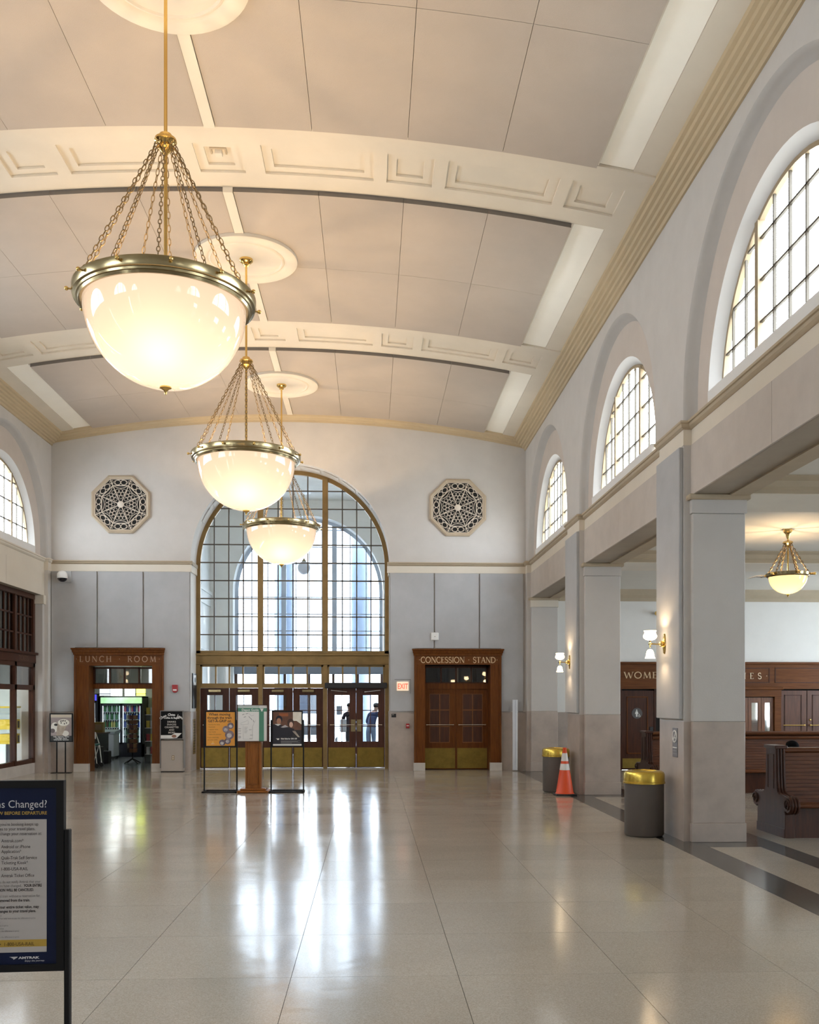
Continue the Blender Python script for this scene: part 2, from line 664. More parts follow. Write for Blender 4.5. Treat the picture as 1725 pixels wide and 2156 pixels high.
def arch_sheet(mb, P, a, b, z0, z1, c, R, spring, bottom, d, n=40):
    def q(s0, s1, za, zb):
        if s1 - s0 > 1e-6 and zb - za > 1e-6:
            mb.add([P(s0, za, d), P(s1, za, d), P(s1, zb, d), P(s0, zb, d)], [(0, 1, 2, 3)])
    q(a, c - R, z0, z1)
    q(c + R, b, z0, z1)
    q(c - R, c + R, z0, bottom)
    for i in range(n):
        t0, t1 = PI * i / n, PI * (i + 1) / n
        s0, s1 = c - R * math.cos(t0), c - R * math.cos(t1)
        mb.add([P(s0, spring + R * math.sin(t0), d), P(s1, spring + R * math.sin(t1), d), P(s1, z1, d), P(s0, z1, d)], [(0, 1, 2, 3)])
    return mb


def arch_reveal(mb, P, c, prof, spring, bottom, n=40):
    rows = []
    for R, d in prof:
        pts = [(c - R, bottom)] + [(c - R * math.cos(PI * i / n), spring + R * math.sin(PI * i / n)) for i in range(n + 1)] + [(c + R, bottom)]
        rows.append([P(s, z, d) for s, z in pts])
    m = len(rows[0])
    fs = []
    for i in range(len(rows) - 1):
        for k in range(m - 1):
            fs.append((i * m + k, i * m + k + 1, (i + 1) * m + k + 1, (i + 1) * m + k))
    return mb.add([p for r in rows for p in r], fs)


def glazing(root, P, c, R, spring, bottom, d, mull, vb, hb, m_frame, m_bar, fw=0.08, mw=0.12, bw=0.026, pane=True, m_pane=None, dd=0.06, bdd=0.03):
    """arched (or with R=None rectangular) glazing: frame, mullions, bars, every pane its own part"""
    m_pane = m_pane or M_GLASS
    out = arch_outline(c, R, spring, bottom, 30)
    n = 36
    mb = MB()
    ri, ro = R - fw, R
    pts_o = [(c - ro, bottom)] + [(c - ro * math.cos(PI * i / n), spring + ro * math.sin(PI * i / n)) for i in range(n + 1)] + [(c + ro, bottom)]
    pts_i = [(c - ri, bottom)] + [(c - ri * math.cos(PI * i / n), spring + ri * math.sin(PI * i / n)) for i in range(n + 1)] + [(c + ri, bottom)]
    for i in range(len(pts_o) - 1):
        q = [pts_o[i], pts_o[i + 1], pts_i[i + 1], pts_i[i]]
        vs_ = [P(s, z, d - dd / 2) for s, z in q] + [P(s, z, d + dd / 2) for s, z in q]
        mb.add(vs_, [(0, 1, 2, 3), (7, 6, 5, 4), (0, 4, 5, 1), (3, 2, 6, 7)])
    sbox(mb, P, c - R, c + R, bottom, bottom + fw, d - dd / 2, d + dd / 2)
    mb.build('window_frame', m_frame, root)

    def top(s):
        return spring + math.sqrt(max(0, (R - fw / 2) ** 2 - (s - c) ** 2))

    def half(z):
        if z <= spring:
            return R - fw / 2
        return math.sqrt(max(0, (R - fw / 2) ** 2 - (z - spring) ** 2))
    for s in mull:
        sbox(MB(), P, s - mw / 2, s + mw / 2, bottom, top(s), d - dd * .8, d + dd * .6).build('mullion', m_frame, root)
    for s in vb:
        sbox(MB(), P, s - bw / 2, s + bw / 2, bottom, top(s), d - bdd, d + bdd * .5).build('glazing_bar', m_bar, root)
    secs = [c - R] + list(mull) + [c + R]
    for z in hb:
        h = half(z)
        for i in range(len(secs) - 1):
            a, b = max(secs[i], c - h), min(secs[i + 1], c + h)
            if b - a > 0.1:
                sbox(MB(), P, a, b, z - bw / 2, z + bw / 2, d - bdd, d + bdd * .5).build('glazing_bar', m_bar, root)
    if pane:
        ss = sorted([c - R] + list(mull) + list(vb) + [c + R])
        zs = sorted([bottom] + list(hb) + [spring + R])
        for i in range(len(ss) - 1):
            for j in range(len(zs) - 1):
                if zs[j + 1] - zs[j] < .05:
                    continue
                pl = clip_poly([(ss[i], zs[j]), (ss[i + 1], zs[j]), (ss[i + 1], zs[j + 1]), (ss[i], zs[j + 1])], out)
                if len(pl) >= 3:
                    MB().add([P(s, z, d) for s, z in pl], [tuple(range(len(pl)))]).build('pane', m_pane, root)


# ============================================================ floor
fl = B(XL - 1.2, SIDE_X1 + .3, YB - .3, YE + 8, -0.35, -0.022).build('floor', M_JOINT)
tag(fl, 'polished beige terrazzo floor of the hall with dark border strips', 'floor', kind='structure')
gx = [XL] + [0.575 + 1.09 * k for k in range(-7, 3)] + [3.75]
gy = [-0.46 + 1.1 * k for k in range(0, 22)] + [YE + .9]
JG = 0.0035
full = None
for i in range(len(gx) - 1):
    for j in range(len(gy) - 1):
        x0, x1, y0, y1 = gx[i], gx[i + 1], gy[j], gy[j + 1]
        wx, wy = x1 - x0, y1 - y0
        if abs(wx - 1.09) < 1e-4 and abs(wy - 1.1) < 1e-4:
            if full is None:
                full = B(JG / 2, 1.09 - JG / 2, JG / 2, 1.1 - JG / 2, -0.022, 0).build('floor_slab', M_TERR, fl)
                o = full
            else:
                o = full.copy()
                COL.objects.link(o)
            o.location = (x0, y0, 0)
        else:
            B(x0 + JG / 2, x1 - JG / 2, y0 + JG / 2, y1 - JG / 2, -0.022, 0).build('floor_slab', M_TERR, fl)
B(XL - 1.2, XR, YB - .3, -0.462, -0.022, 0).build('floor_slab', M_TERR, fl)
B(XL - 1.2, XL - .001, -0.46, YE, -0.022, 0).build('floor_slab', M_TERR, fl)
B(XL - 1.2, 3.75, YE + .903, YE + 8, -0.022, 0).build('floor_slab', mat('dark_slate_floor', (0.24, 0.25, 0.27), 0.16, spec=0.7), fl)
# dark border strips along the arcade, and the cross strips in front of each pier
B(3.752, 4.168, YB, YE - .05, -0.022, 0).build('floor_strip', M_STRIP, fl)
B(4.80, 5.13, YB, YE, -0.022, 0).build('floor_strip', M_STRIP, fl)
PIERY = [(-6.2, -5.0), (-0.22, 1.05), (5.78, 7.05), (11.78, 13.05), (17.76, 19.05), (23.76, YE)]
prev = YB
for (a, b) in PIERY[1:]:
    B(4.17, 4.798, a - .40, a, -0.022, 0).build('floor_strip', M_STRIP, fl)
    if b < YE:
        B(4.17, 4.798, b, b + .36, -0.022, 0).build('floor_strip', M_STRIP, fl)
for k in range(len(PIERY) - 1):
    y0 = PIERY[k][1] + .362
    y1 = PIERY[k + 1][0] - .402
    B(4.17, 4.798, y0, y1, -0.022, 0).build('floor_slab', M_TERR, fl)
ys = [-6.0, -1.0, 4.0, 7.5, 11.0, 14.5, 18.0, 21.0, YE]
for k in range(len(ys) - 1):
    for (x0, x1) in ((5.132, 8.0), (8.0, 11.0), (11.0, SIDE_X1)):
        B(x0 + .002, x1 - .002, ys[k] + .002, ys[k + 1] - .002, -0.022, 0).build('floor_slab', M_TERR, fl)

# ============================================================ ceiling vault
mb = MB()
NS = 48
hw = (XR - XL) / 2
vs_ = []
for j, y in enumerate((YB, YE + .05)):
    for i in range(NS + 1):
        s = -hw + 2 * hw * i / NS
        vs_.append((XC + s, y, zce(s) + .06))
mb.add(vs_, [(i, i + 1, NS + 2 + i, NS + 1 + i) for i in range(NS)])
ceil = mb.build('ceiling', M_RIB)
tag(ceil, 'shallow cream vaulted ceiling of the hall with fabric panels and decorated ribs', 'ceiling', kind='structure')


def cpatch(s0, s1, y0, y1, top, bot, n=4):
    """slab bent to the vault: top / bot are drops below the vault surface"""
    v = []
    for i in range(n + 1):
        s = s0 + (s1 - s0) * i / n
        z = zce(s)
        v += [(XC + s, y0, z - top), (XC + s, y1, z - top), (XC + s, y0, z - bot), (XC + s, y1, z - bot)]
    f = []
    for i in range(n):
        a, b = i * 4, (i + 1) * 4
        f += [(a, b, b + 1, a + 1), (a + 2, a + 3, b + 3, b + 2), (a, a + 2, b + 2, b), (a + 1, b + 1, b + 3, a + 3)]
    f += [(0, 1, 3, 2), (n * 4, n * 4 + 2, n * 4 + 3, n * 4 + 1)]
    return MB().add(v, f)


RIBC = [12.70 + 6.07 * k for k in range(-3, 2)]
RH = 0.745
bays_c = []
edges = [YB] + [e for r in RIBC for e in (r - RH, r + RH)] + [YE]
for k in range(0, len(edges), 2):
    bays_c.append((edges[k], edges[k + 1]))
for (y0, y1) in bays_c:
    if y1 - y0 < 1:
        continue
    ym = (y0 + y1) / 2
    PY0, PY1 = y0 + .01, y1 - .01
    if y1 == YE:
        PY1 = YE - .24
    for side in (-1, 1):
        for k in range(4):
            a, b = 0.075 + 1.2125 * k, 0.075 + 1.2125 * (k + 1)
            for (ya, yb) in ((PY0, ym), (ym, PY1)):
                s0, s1 = (a + .003, b - .003) if side > 0 else (-b + .003, -a - .003)
                o = cpatch(s0, s1, ya + .003, yb - .003, -0.03, 0.12, 5).build('acoustic_panel', M_CEILP, ceil)
                o.data.materials.append(M_CEILE)
                # edge facing down the hall is coloured dark to stand for its shade
                if ya == PY0:
                    for p in o.data.polygons:
                        if p.normal.y < -0.9:
                            p.material_index = 1
        s0, s1 = (4.955, 5.40) if side > 0 else (-5.40, -4.955)
        cpatch(s0, s1, y0 + .02, PY1 - .01, -0.03, 0.05, 2).build('pale_strip', M_STRIPC, ceil)
    for (s0, s1) in ((5.405, 5.75), (-5.75, -5.405)):
        cpatch(s0, s1, y0, y1, -0.03, 0.06, 2).build('ceiling_margin', M_RIB, ceil)
    for (s0, s1) in ((4.93, 4.955), (-4.955, -4.93)):
        cpatch(s0, s1, y0, PY1, -0.03, 0.075, 1).build('strip_fillet', M_CREAM, ceil)
    cpatch(-.07, .07, y0, PY1, -.03, 0.135, 2).build('ridge_batten', M_CREAM, ceil)

# ribs with two-step sunk panels
SEQ = [(-5.42, -4.72), (-4.56, -3.06), (-2.88, -2.25), (-2.07, -.58), (-.31, .31), (.58, 2.07), (2.25, 2.88), (3.06, 4.56), (4.72, 5.42)]


def rib_mesh(yc):
    y0, y1 = yc - RH, yc + RH
    DR = 0.06
    t0, t1 = yc - .30, yc + .38     # field of the sunk panels
    mb = MB()

    def q(s0, s1, ya, yb, dr, n=1):
        for i in range(n):
            a = s0 + (s1 - s0) * i / n
            b = s0 + (s1 - s0) * (i + 1) / n
            mb.add([(XC + a, ya, zce(a) - dr), (XC + a, yb, zce(a) - dr), (XC + b, yb, zce(b) - dr), (XC + b, ya, zce(b) - dr)], [(0, 1, 2, 3)])

    def ring(s0, s1, ya, yb, i0, d0, d1, last):
        # frame of width i0 at drop d0, then step to d1
        a0, a1, b0, b1 = s0 + i0, s1 - i0, ya + i0, yb - i0
        if last:
            q(s0, s1, ya, yb, d0, 4)
            return
        q(s0, a0, ya, yb, d0)
        q(a1, s1, ya, yb, d0)
        q(a0, a1, ya, b0, d0, 4)
        q(a0, a1, b1, yb, d0, 4)
        # riser
        n = 4
        for yy in (b0, b1):
            for i in range(n):
                a = a0 + (a1 - a0) * i / n
                b = a0 + (a1 - a0) * (i + 1) / n
                mb.add([(XC + a, yy, zce(a) - d0), (XC + b, yy, zce(b) - d0), (XC + b, yy, zce(b) - d1), (XC + a, yy, zce(a) - d1)], [(0, 1, 2, 3)])
        for ss in (a0, a1):
            mb.add([(XC + ss, b0, zce(ss) - d0), (XC + ss, b1, zce(ss) - d0), (XC + ss, b1, zce(ss) - d1), (XC + ss, b0, zce(ss) - d1)], [(0, 1, 2, 3)])
    S = 5.7
    q(-S, S, t1, y1, DR, 40)
    q(-S, S, y0 + .19, t0, DR, 40)
    q(-S, S, y0, y0 + .17, DR + .02, 40)
    # little riser under the border moulding
    for i in range(40):
        a = -S + 2 * S * i / 40
        b = -S + 2 * S * (i + 1) / 40
        mb.add([(XC + a, y0 + .17, zce(a) - DR - .02), (XC + b, y0 + .17, zce(b) - DR - .02), (XC + b, y0 + .19, zce(b) - DR), (XC + a, y0 + .19, zce(a) - DR)], [(0, 1, 2, 3)])
        for yy, dd in ((y0, DR + .02), (y1, DR)):
            mb.add([(XC + a, yy, zce(a) - dd), (XC + b, yy, zce(b) - dd), (XC + b, yy, zce(b) + .06), (XC + a, yy, zce(a) + .06)], [(0, 1, 2, 3)])
    cur = -S
    for (a, b) in SEQ:
        q(cur, a, t0, t1, DR, 2)
        cur = b
    q(cur, S, t0, t1, DR, 2)
    for (a, b) in SEQ:
        ring(a, b, t0, t1, 0.0001, DR, DR - .03, False)
        ring(a + .0001, b - .0001, t0 + .0001, t1 - .0001, .13, DR - .03, DR - .058, False)
        ring(a + .13, b - .13, t0 + .13, t1 - .13, 0, DR - .058, 0, True)
    return mb


for r in RIBC:
    rib_mesh(r).build('rib', M_RIB, ceil)

# medallions
for yc in (3.4, 9.40, 15.45, 21.55):
    mb = MB().lathe([(0.30, -.075), (0.001, -.075)], 48, (XC, yc, ZC - .075))
    mb.lathe([(0.83, .02), (0.83, -.10), (0.80, -.115), (0.66, -.115), (0.64, -.10), (0.62, -.085), (0.60, -.10), (0.58, -.105), (0.56, -.085), (0.30, -.075)], 48, (XC, yc, ZC - .075))
    mb.build('ceiling_medallion', M_CREAM, ceil, smooth=True)
# small smoke detector with a dark square frame in the middle panel of the first rib
B(XC - .045, XC + .045, 12.62, 12.72, ZC - .06, ZC + .04).build('detector', M_CREAM, ceil)
mb = MB()
for (a, b, c, d) in ((-.11, .11, 12.56, 12.585), (-.11, -.085, 12.585, 12.70), (.085, .11, 12.585, 12.70)):
    mb.box(XC + a, XC + b, c, d, ZC - .03, ZC + .04)
mb.build('detector_frame', M_TAN, ceil)

# side cornices: reeded cove between wall and vault
prof = [(0.0, 8.24), (.03, 8.24), (.045, 8.29), (.085, 8.30), (.10, 8.335), (.14, 8.345), (.155, 8.385), (.20, 8.395), (.215, 8.435), (.26, 8.445), (.275, 8.485), (.32, 8.495), (.335, 8.56), (.35, 8.565), (.35, 8.66), (0, 8.66)]
for nm, sx, x0 in (('trim_1', -1, XR), ('trim_2', 1, XL)):
    o = MB().prism([(x0 + sx * a, z) for a, z in prof], 'xz', YB, YE).build(nm, M_GOLD)
    tag(o, 'ochre reeded cornice along the %s wall under the vault' % ('right' if sx < 0 else 'left'), 'cornice', kind='structure')
# end cornice follows the vault
pe = [(.24, .0), (.24, .03), (.21, .05), (.20, .085), (.15, .10), (.14, .13), (.07, .15), (.06, .19), (.02, .20), (.02, .245), (0, .245)]
n = 40
v = []
for i in range(n + 1):
    s = -hw + 2 * hw * i / n
    e = max(0.0, abs(s) / hw)
    for dy, dz in pe:
        v.append((XC + s, YE - dy, zce(s) - dz))
m = len(pe)
o = MB().add(v, [(i * m + k, i * m + k + 1, (i + 1) * m + k + 1, (i + 1) * m + k) for i in range(n) for k in range(m - 1)]).build('trim_3', M_GOLD, smooth=False)
tag(o, 'curved ochre cornice between the end wall and the vault', 'cornice', kind='structure')

# ============================================================ side walls (upper part with arches)
wr = empty('wall_right', (XR, 9, 0))
tag(wr, 'right hall wall, an arcade of piers under arched windows', 'wall', kind='structure')
wl = empty('wall_left', (XL, 9, 0))
tag(wl, 'left hall wall with arched windows above the wooden shopfronts', 'wall', kind='structure')
RO, RW = 2.425, 1.95
widx = 1
for P, root, sgn in ((PRt, wr, 1), (PLt, wl, -1)):
    bounds = [YB] + [(PILS[k][0] + PILS[k][1]) / 2 for k in range(1, 5)] + [YE]
    mbf, mbr, mba = MB(), MB(), MB()
    for k, c in enumerate(BAYS):
        arch_sheet(mbf, P, bounds[k], bounds[k + 1], BELT, 8.66, c, RO, SPRING, BELT, 0)
        arch_reveal(mbr, P, c, [(RO, 0), (RO - .012, .004), (RO - .03, .02), (RO - .045, .05), (RO - .06, .09), (RO - .085, .125), (RO - .115, .15)], SPRING, BELT)
        arch_sheet(mba, P, c - 2.45, c + 2.45, BELT - .3, 8.15, c, RW, WSPR, WSPR, .15)
        mbw = MB()
        arch_reveal(mbw, P, c, [(RW, .15), (RW - .15, .34)], WSPR, WSPR)
        mbw.build('window_reveal', mat('reveal_white', (0.80, 0.80, 0.79), 0.7, var=0.01), root, smooth=True)
        sb = MB()
        sbox(sb, P, c - RW + .10, c + RW - .10, BELT + .0, BELT + .20, .11, .40)
        sb.build('window_sill', mat('reveal_white', (0, 0, 0)), root)
        # glazing
        win = empty('window_%d' % widx, P(c, BELT + .17, .30))
        desc = {4: 'next to the end wall', 3: 'second from the end wall', 2: 'third from the end wall', 1: 'fourth from the end wall', 0: 'fifth from the end wall'}[k]
        tag(win, 'arched white-lit window high in the %s wall, %s' % ('right' if sgn > 0 else 'left', desc), 'window', kind='structure')
        det = (sgn > 0 and k >= 2) or (sgn < 0 and k >= 3)
        R_ = RW - .12
        vb = [c - .375, c, c + .375, c - 1.125, c + 1.125, c - 1.5, c + 1.5]
        hb = [5.50 + .46 * q for q in range(1, 4)]
        if det:
            glazing(win, P, c, R_, WSPR, WSPR, .30, [c - .75, c + .75], vb, hb, M_BARW, M_BAR, fw=.05, mw=.085, bw=.024, dd=.06, bdd=.02)
        else:
            glazing(win, P, c, R_, WSPR, WSPR, .30, [c - .75, c + .75], [c], [BELT + 1.1], M_BARW, M_BAR, fw=.05, mw=.085, bw=.024, pane=False)
            pl = arch_outline(c, R_, WSPR, WSPR, 20)
            MB().add([P(s, z, .30) for s, z in pl], [tuple(range(len(pl)))]).build('pane', M_GLASS, win)
        portal((XR + .42, c, BELT + 1.1) if sgn > 0 else (XL - .42, c, BELT + 1.1), (0, sgn * PI / 2, 0), 2.1, 3.7)
        widx += 1
    mbf.build('upper_wall', M_PLASTER, root)
    mbr.build('arch_moulding', M_RING, root, smooth=True)
    mba.build('arch_field', M_ARCHPL, root)
    # belt course in the bays (set back) and round the pilasters (proud), frieze, beam
    for k, c in enumerate(BAYS):
        a, b = PILS[k][1], PILS[k + 1][0]
        pr = [(.15, BELT), (.03, BELT), (.03, BELT - .03), (.05, BELT - .035), (.055, BELT - .07), (.075, BELT - .09), (.09, BELT - .10), (.15, BELT - .10)]
        mbx = MB()
        vs_ = [P(s, z, d) for s in (a, b) for d, z in pr]
        m = len(pr)
        mbx.add(vs_, [(i, i + 1, m + i + 1, m + i) for i in range(m - 1)])
        mbx.build('belt_course', M_TAN if sgn > 0 else M_CREAM, root)
        sbox(MB(), P, a, b, BELT - .30, BELT - .10, .10, .16).build('frieze', M_CREAM, root)
        # beam of two stone faces with a joint
        mid = (a + b) / 2
        for (s0, s1) in ((a, mid - .003), (mid + .003, b)):
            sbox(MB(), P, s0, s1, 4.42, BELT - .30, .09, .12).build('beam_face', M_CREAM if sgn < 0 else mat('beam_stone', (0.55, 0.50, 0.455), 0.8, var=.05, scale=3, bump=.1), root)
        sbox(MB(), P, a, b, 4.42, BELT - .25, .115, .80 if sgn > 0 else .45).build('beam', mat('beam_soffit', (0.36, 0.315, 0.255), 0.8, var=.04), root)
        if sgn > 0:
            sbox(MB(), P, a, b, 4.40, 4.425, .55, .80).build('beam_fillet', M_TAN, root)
    for k, (a, b) in enumerate(PILS):
        last = (b == YE)
        pr = [(.02, BELT + .0), (-.06, BELT), (-.065, BELT - .03), (-.05, BELT - .04), (-.04, BELT - .075), (-.015, BELT - .10), (-.0, BELT - .10)]
        e0, e1 = a - .05, (b + .05 if not last else b)
        mbx = MB()
        ring = []
        for d, z in pr:
            o_ = -d if d < 0 else 0
            x_near, x_far = a - o_, (b + o_ if not last else b)
            ring.append([P(x_near, z, .12), P(x_near, z, d), P(x_far, z, d), P(x_far, z, .12)])
        vs_ = [p for r_ in ring for p in r_]
        fs = [(i * 4 + q, i * 4 + q + 1, (i + 1) * 4 + q + 1, (i + 1) * 4 + q) for i in range(len(ring) - 1) for q in range(3)]
        fs.append((4, 5, 6, 7))
        mbx.add(vs_, fs)
        mbx.build('pilaster_cap', M_TAN if sgn > 0 else M_CREAM, root)
        sbox(MB(), P, a, b, BELT - .30, BELT - .10, -.005, .13).build('pilaster_frieze', M_CREAM, root)
        sbox(MB(), P, a, b, 1.53, BELT - .30, 0.0, .12).build('pilaster', M_PLASTER if sgn < 0 else M_PIER, root)
        sbox(MB(), P, a, b, 0, 1.53, 0.0, .12).build('pilaster_base', M_WAIN, root)
        if not last:
            sbox(MB(), P, a + .02, b - .02, 1.56, BELT - .32, -.055, 0.0).build('fabric_panel', M_GREY, root, bevel=.008)

# piers behind the right pilasters
for (a, b) in PIERY:
    x0, x1 = XR + .09, 4.77
    if a < -1:
        continue
    B(x0, x1, a, b, 1.53, 4.18).build('pier', M_PIER, wr, bevel=.01)
    B(x0, x1, a, b, .24, 1.53).build('pier_base', M_WAIN, wr, bevel=.006)
    B(x0 - .012, x1 + .012, a - .012, b + (.012 if b < YE else 0), 0, .24).build('pier_plinth', M_WAIN, wr, bevel=.005)
    B(x0 - .015, x1 + .015, a - .015, min(b + .015, YE), 4.18, 4.35).build('pier_cap', M_CREAM if a > 20 else M_PIER, wr)
    B(x0 - .06, x1 + .06, a - .06, min(b + .06, YE), 4.35, 4.42).build('pier_abacus', M_TAN, wr, bevel=.015)

# ============================================================ end wall
we = empty('wall_end', (XC, YE, 0))
tag(we, 'end wall of the hall with grey panels, big arch and two octagonal grilles', 'wall', kind='structure')
AC, AR, ASP = -2.04, 2.53, 5.33
mb = MB()
arch_sheet(mb, PEnd, XL, XR, BELT - .1, 9.15, AC, AR, ASP, BELT - .1, 0, 48)
mb.build('upper_wall', M_PLASTER, we)
mb = MB()
arch_reveal(mb, PEnd, AC, [(AR, 0), (AR - .0, .90)], ASP, 1.52, 48)
mb.build('arch_soffit', mat('soffit_cream', (0.74, 0.72, 0.68), 0.75, var=.02), we, smooth=True)
# sunk panels on the soffit
for k in range(2, 13):
    t0, t1 = PI * (k / 15) + .02, PI * ((k + 1) / 15) - .02
    mb = MB()
    for (d0, d1, r0) in ((.25, .62, AR - .014),):
        nn = 4
        v = []
        for i in range(nn + 1):
            t = t0 + (t1 - t0) * i / nn
            for d in (d0, d1):
                v.append(PEnd(AC - r0 * math.cos(t), ASP + r0 * math.sin(t), d))
        mb.add(v, [(2 * i, 2 * i + 1, 2 * i + 3, 2 * i + 2) for i in range(nn)])
        for i in (0, nn):
            t = t0 + (t1 - t0) * i / nn
            mb.add([PEnd(AC - rr * math.cos(t), ASP + rr * math.sin(t), d) for rr, d in ((r0, d0), (r0, d1), (AR + .01, d1), (AR + .01, d0))], [(0, 1, 2, 3)])
    mb.build('soffit_panel', mat('soffit_cream', (0, 0, 0)), we)
# lower wall each side of the arch, with the door openings left free
LO = (-7.42, -5.25, 3.08)       # lunch room frame
CO = (1.15, 3.33, 3.08)         # concession frame
mb = MB()
for (x0, x1, (a, b, top)) in ((XL, AC - AR, LO), (AC + AR, XR, CO)):
    e0, e1 = (x0, x1 - .008) if x0 == XL else (x0 + .008, x1)
    mb.box(e0, a, YE, YE + .9, 0, BELT - .1)
    mb.box(b, e1, YE, YE + .9, 0, BELT - .1)
    mb.box(a, b, YE, YE + .9, top, BELT - .1)
mb.build('lower_wall', M_PLASTER, we)
# arch jambs: stone dado
for x0, x1 in ((AC - AR - .012, AC - AR + .012), (AC + AR - .012, AC + AR + .012)):
    B(x0, x1, YE - .01, YE + .84, 0, 1.52).build('jamb_dado', M_WAIN, we)
for (x0, x1) in ((XL, AC - AR + .06), (AC + AR - .06, XR)):
    mbx = MB()
    pr = [(0, BELT - .02), (.075, BELT - .02), (.08, BELT - .05), (.06, BELT - .06), (.05, BELT - .09), (.02, BELT - .11), (0, BELT - .11)]
    mbx.add([(x, YE - d, z) for x in (x0, x1) for d, z in pr], [(i, i + 1, 7 + i + 1, 7 + i) for i in range(6)] + [tuple(range(7)), tuple(range(13, 6, -1))])
    mbx.build('belt_course', M_TAN, we)
    B(x0, x1 - (.04 if x1 < 0 else 0), YE - .015, YE + .01, BELT - .29, BELT - .11).build('frieze', M_CREAM, we)
# returns of the belt inside the arch
for sx in (-1, 1):
    x = AC + sx * AR
    xa, xb = (x - .05, x) if sx > 0 else (x, x + .05)
    B(xa, xb, YE - .05, YE + .8, BELT - .11, BELT - .02).build('belt_course', M_TAN, we)
    B(xa + .02 if sx > 0 else xa, xb if sx > 0 else xb - .02, YE - .012, YE + .8, BELT - .29, BELT - .11).build('frieze', M_CREAM, we)
# stone dado and grey fabric panels
for (x0, x1, fr) in ((XL, AC - AR, LO), (AC + AR, XR, CO)):
    B(x0, fr[0] - .0, YE - .02, YE + .01, 0, 1.50).build('dado', M_WAIN, we)
    B(fr[1], x1, YE - .02, YE + .01, 0, 1.50).build('dado', M_WAIN, we)
PT, PB = BELT - .30, 1.53
JL = [XL + .0, -6.89, -5.74, AC - AR]
JR = [AC + AR, 1.64, 2.80, XR - .05]
for J, fr in ((JL, LO), (JR, CO)):
    for k in range(3):
        x0, x1 = J[k] + .018, J[k + 1] - .018
        # keep the door frame free
        pts = [(x0, PB), (x1, PB), (x1, PT), (x0, PT)]
        fx0, fx1, ft = fr[0] - .03, fr[1] + .03, 3.14
        if x0 < fx0 < x1 and x1 <= fx1:
            pts = [(x0, PB), (fx0, PB), (fx0, ft), (x1, ft), (x1, PT), (x0, PT)]
        elif x0 >= fx0 and x1 <= fx1:
            pts = [(x0, ft), (x1, ft), (x1, PT), (x0, PT)]
        elif x0 < fx1 < x1:
            pts = [(fx1, PB), (x1, PB), (x1, PT), (x0, PT), (x0, ft), (fx1, ft)]
        MB().prism(pts, 'xz', YE - .055, YE).build('fabric_panel', M_GREY, we)

# plain wall behind the camera
wb = empty('wall_back', (XC, YB, 0))
tag(wb, 'plain plaster wall closing the hall behind the viewer', 'wall', kind='structure')
B(XL - 1, SIDE_X1 + .2, YB - .2, YB, 0, 9.2).build('plaster_face', M_PLASTER, wb)
B(XL, SIDE_X1, YB, YB + .03, 0, 1.5).build('dado', M_WAIN, wb)

# ============================================================ doors of the end wall
def leaf(root, x0, x1, y0, y1, z0, z1, gl, cols, rows, m_wood, m_pane, kick=None, bar=None, plate=None, mbw=.028, m_bar=None, bar_r=.011):
    gx0, gx1, gz0, gz1 = gl
    mb = MB()
    mb.box(x0, gx0, y0, y1, z0, z1).box(gx1, x1, y0, y1, z0, z1).box(gx0, gx1, y0, y1, gz1, z1).box(gx0, gx1, y0, y1, z0, gz0)
    lf = mb.build('leaf', m_wood, root)
    ym = (y0 + y1) / 2
    for c in range(cols):
        for r in range(rows):
            a = gx0 + (gx1 - gx0) * c / cols
            b = gx0 + (gx1 - gx0) * (c + 1) / cols
            p = gz0 + (gz1 - gz0) * r / rows
            q = gz0 + (gz1 - gz0) * (r + 1) / rows
            B(a, b, ym - .004, ym + .004, p, q).build('pane', m_pane, lf)
    mb = MB()
    for c in range(1, cols):
        a = gx0 + (gx1 - gx0) * c / cols
        mb.box(a - mbw / 2, a + mbw / 2, y0 + .008, y1 - .008, gz0, gz1)
    for r in range(1, rows):
        p = gz0 + (gz1 - gz0) * r / rows
        mb.box(gx0, gx1, y0 + .01, y1 - .01, p - mbw / 2, p + mbw / 2)
    # bead round the glass
    for (a, b, p, q) in ((gx0, gx0 + .018, gz0, gz1), (gx1 - .018, gx1, gz0, gz1), (gx0, gx1, gz0, gz0 + .018), (gx0, gx1, gz1 - .018, gz1)):
        mb.box(a, b, y0 + .006, y1 - .006, p, q)
    mb.build('muntin_grid', m_bar or m_wood, lf)
    if kick:
        B(x0 + .025, x1 - .025, y0 - .006, y0, z0 + .02, kick).build('kick_plate', M_KICK, lf)
    if bar:
        bx0, bx1, bz = bar
        mb = MB().tube([(bx0, y0 - .06, bz), (bx1, y0 - .06, bz)], bar_r, 8)
        for x in (bx0 + .02, bx1 - .02):
            mb.tube([(x, y0 - .06, bz), (x, y0, bz)], .016, 8)
        mb.build('push_bar', M_STEEL, lf, smooth=True)
    if plate:
        px0, px1, pz0, pz1 = plate
        B(px0, px1, y0 - .008, y0, pz0, pz1).build('push_plate', M_BRASSD, lf)
    return lf


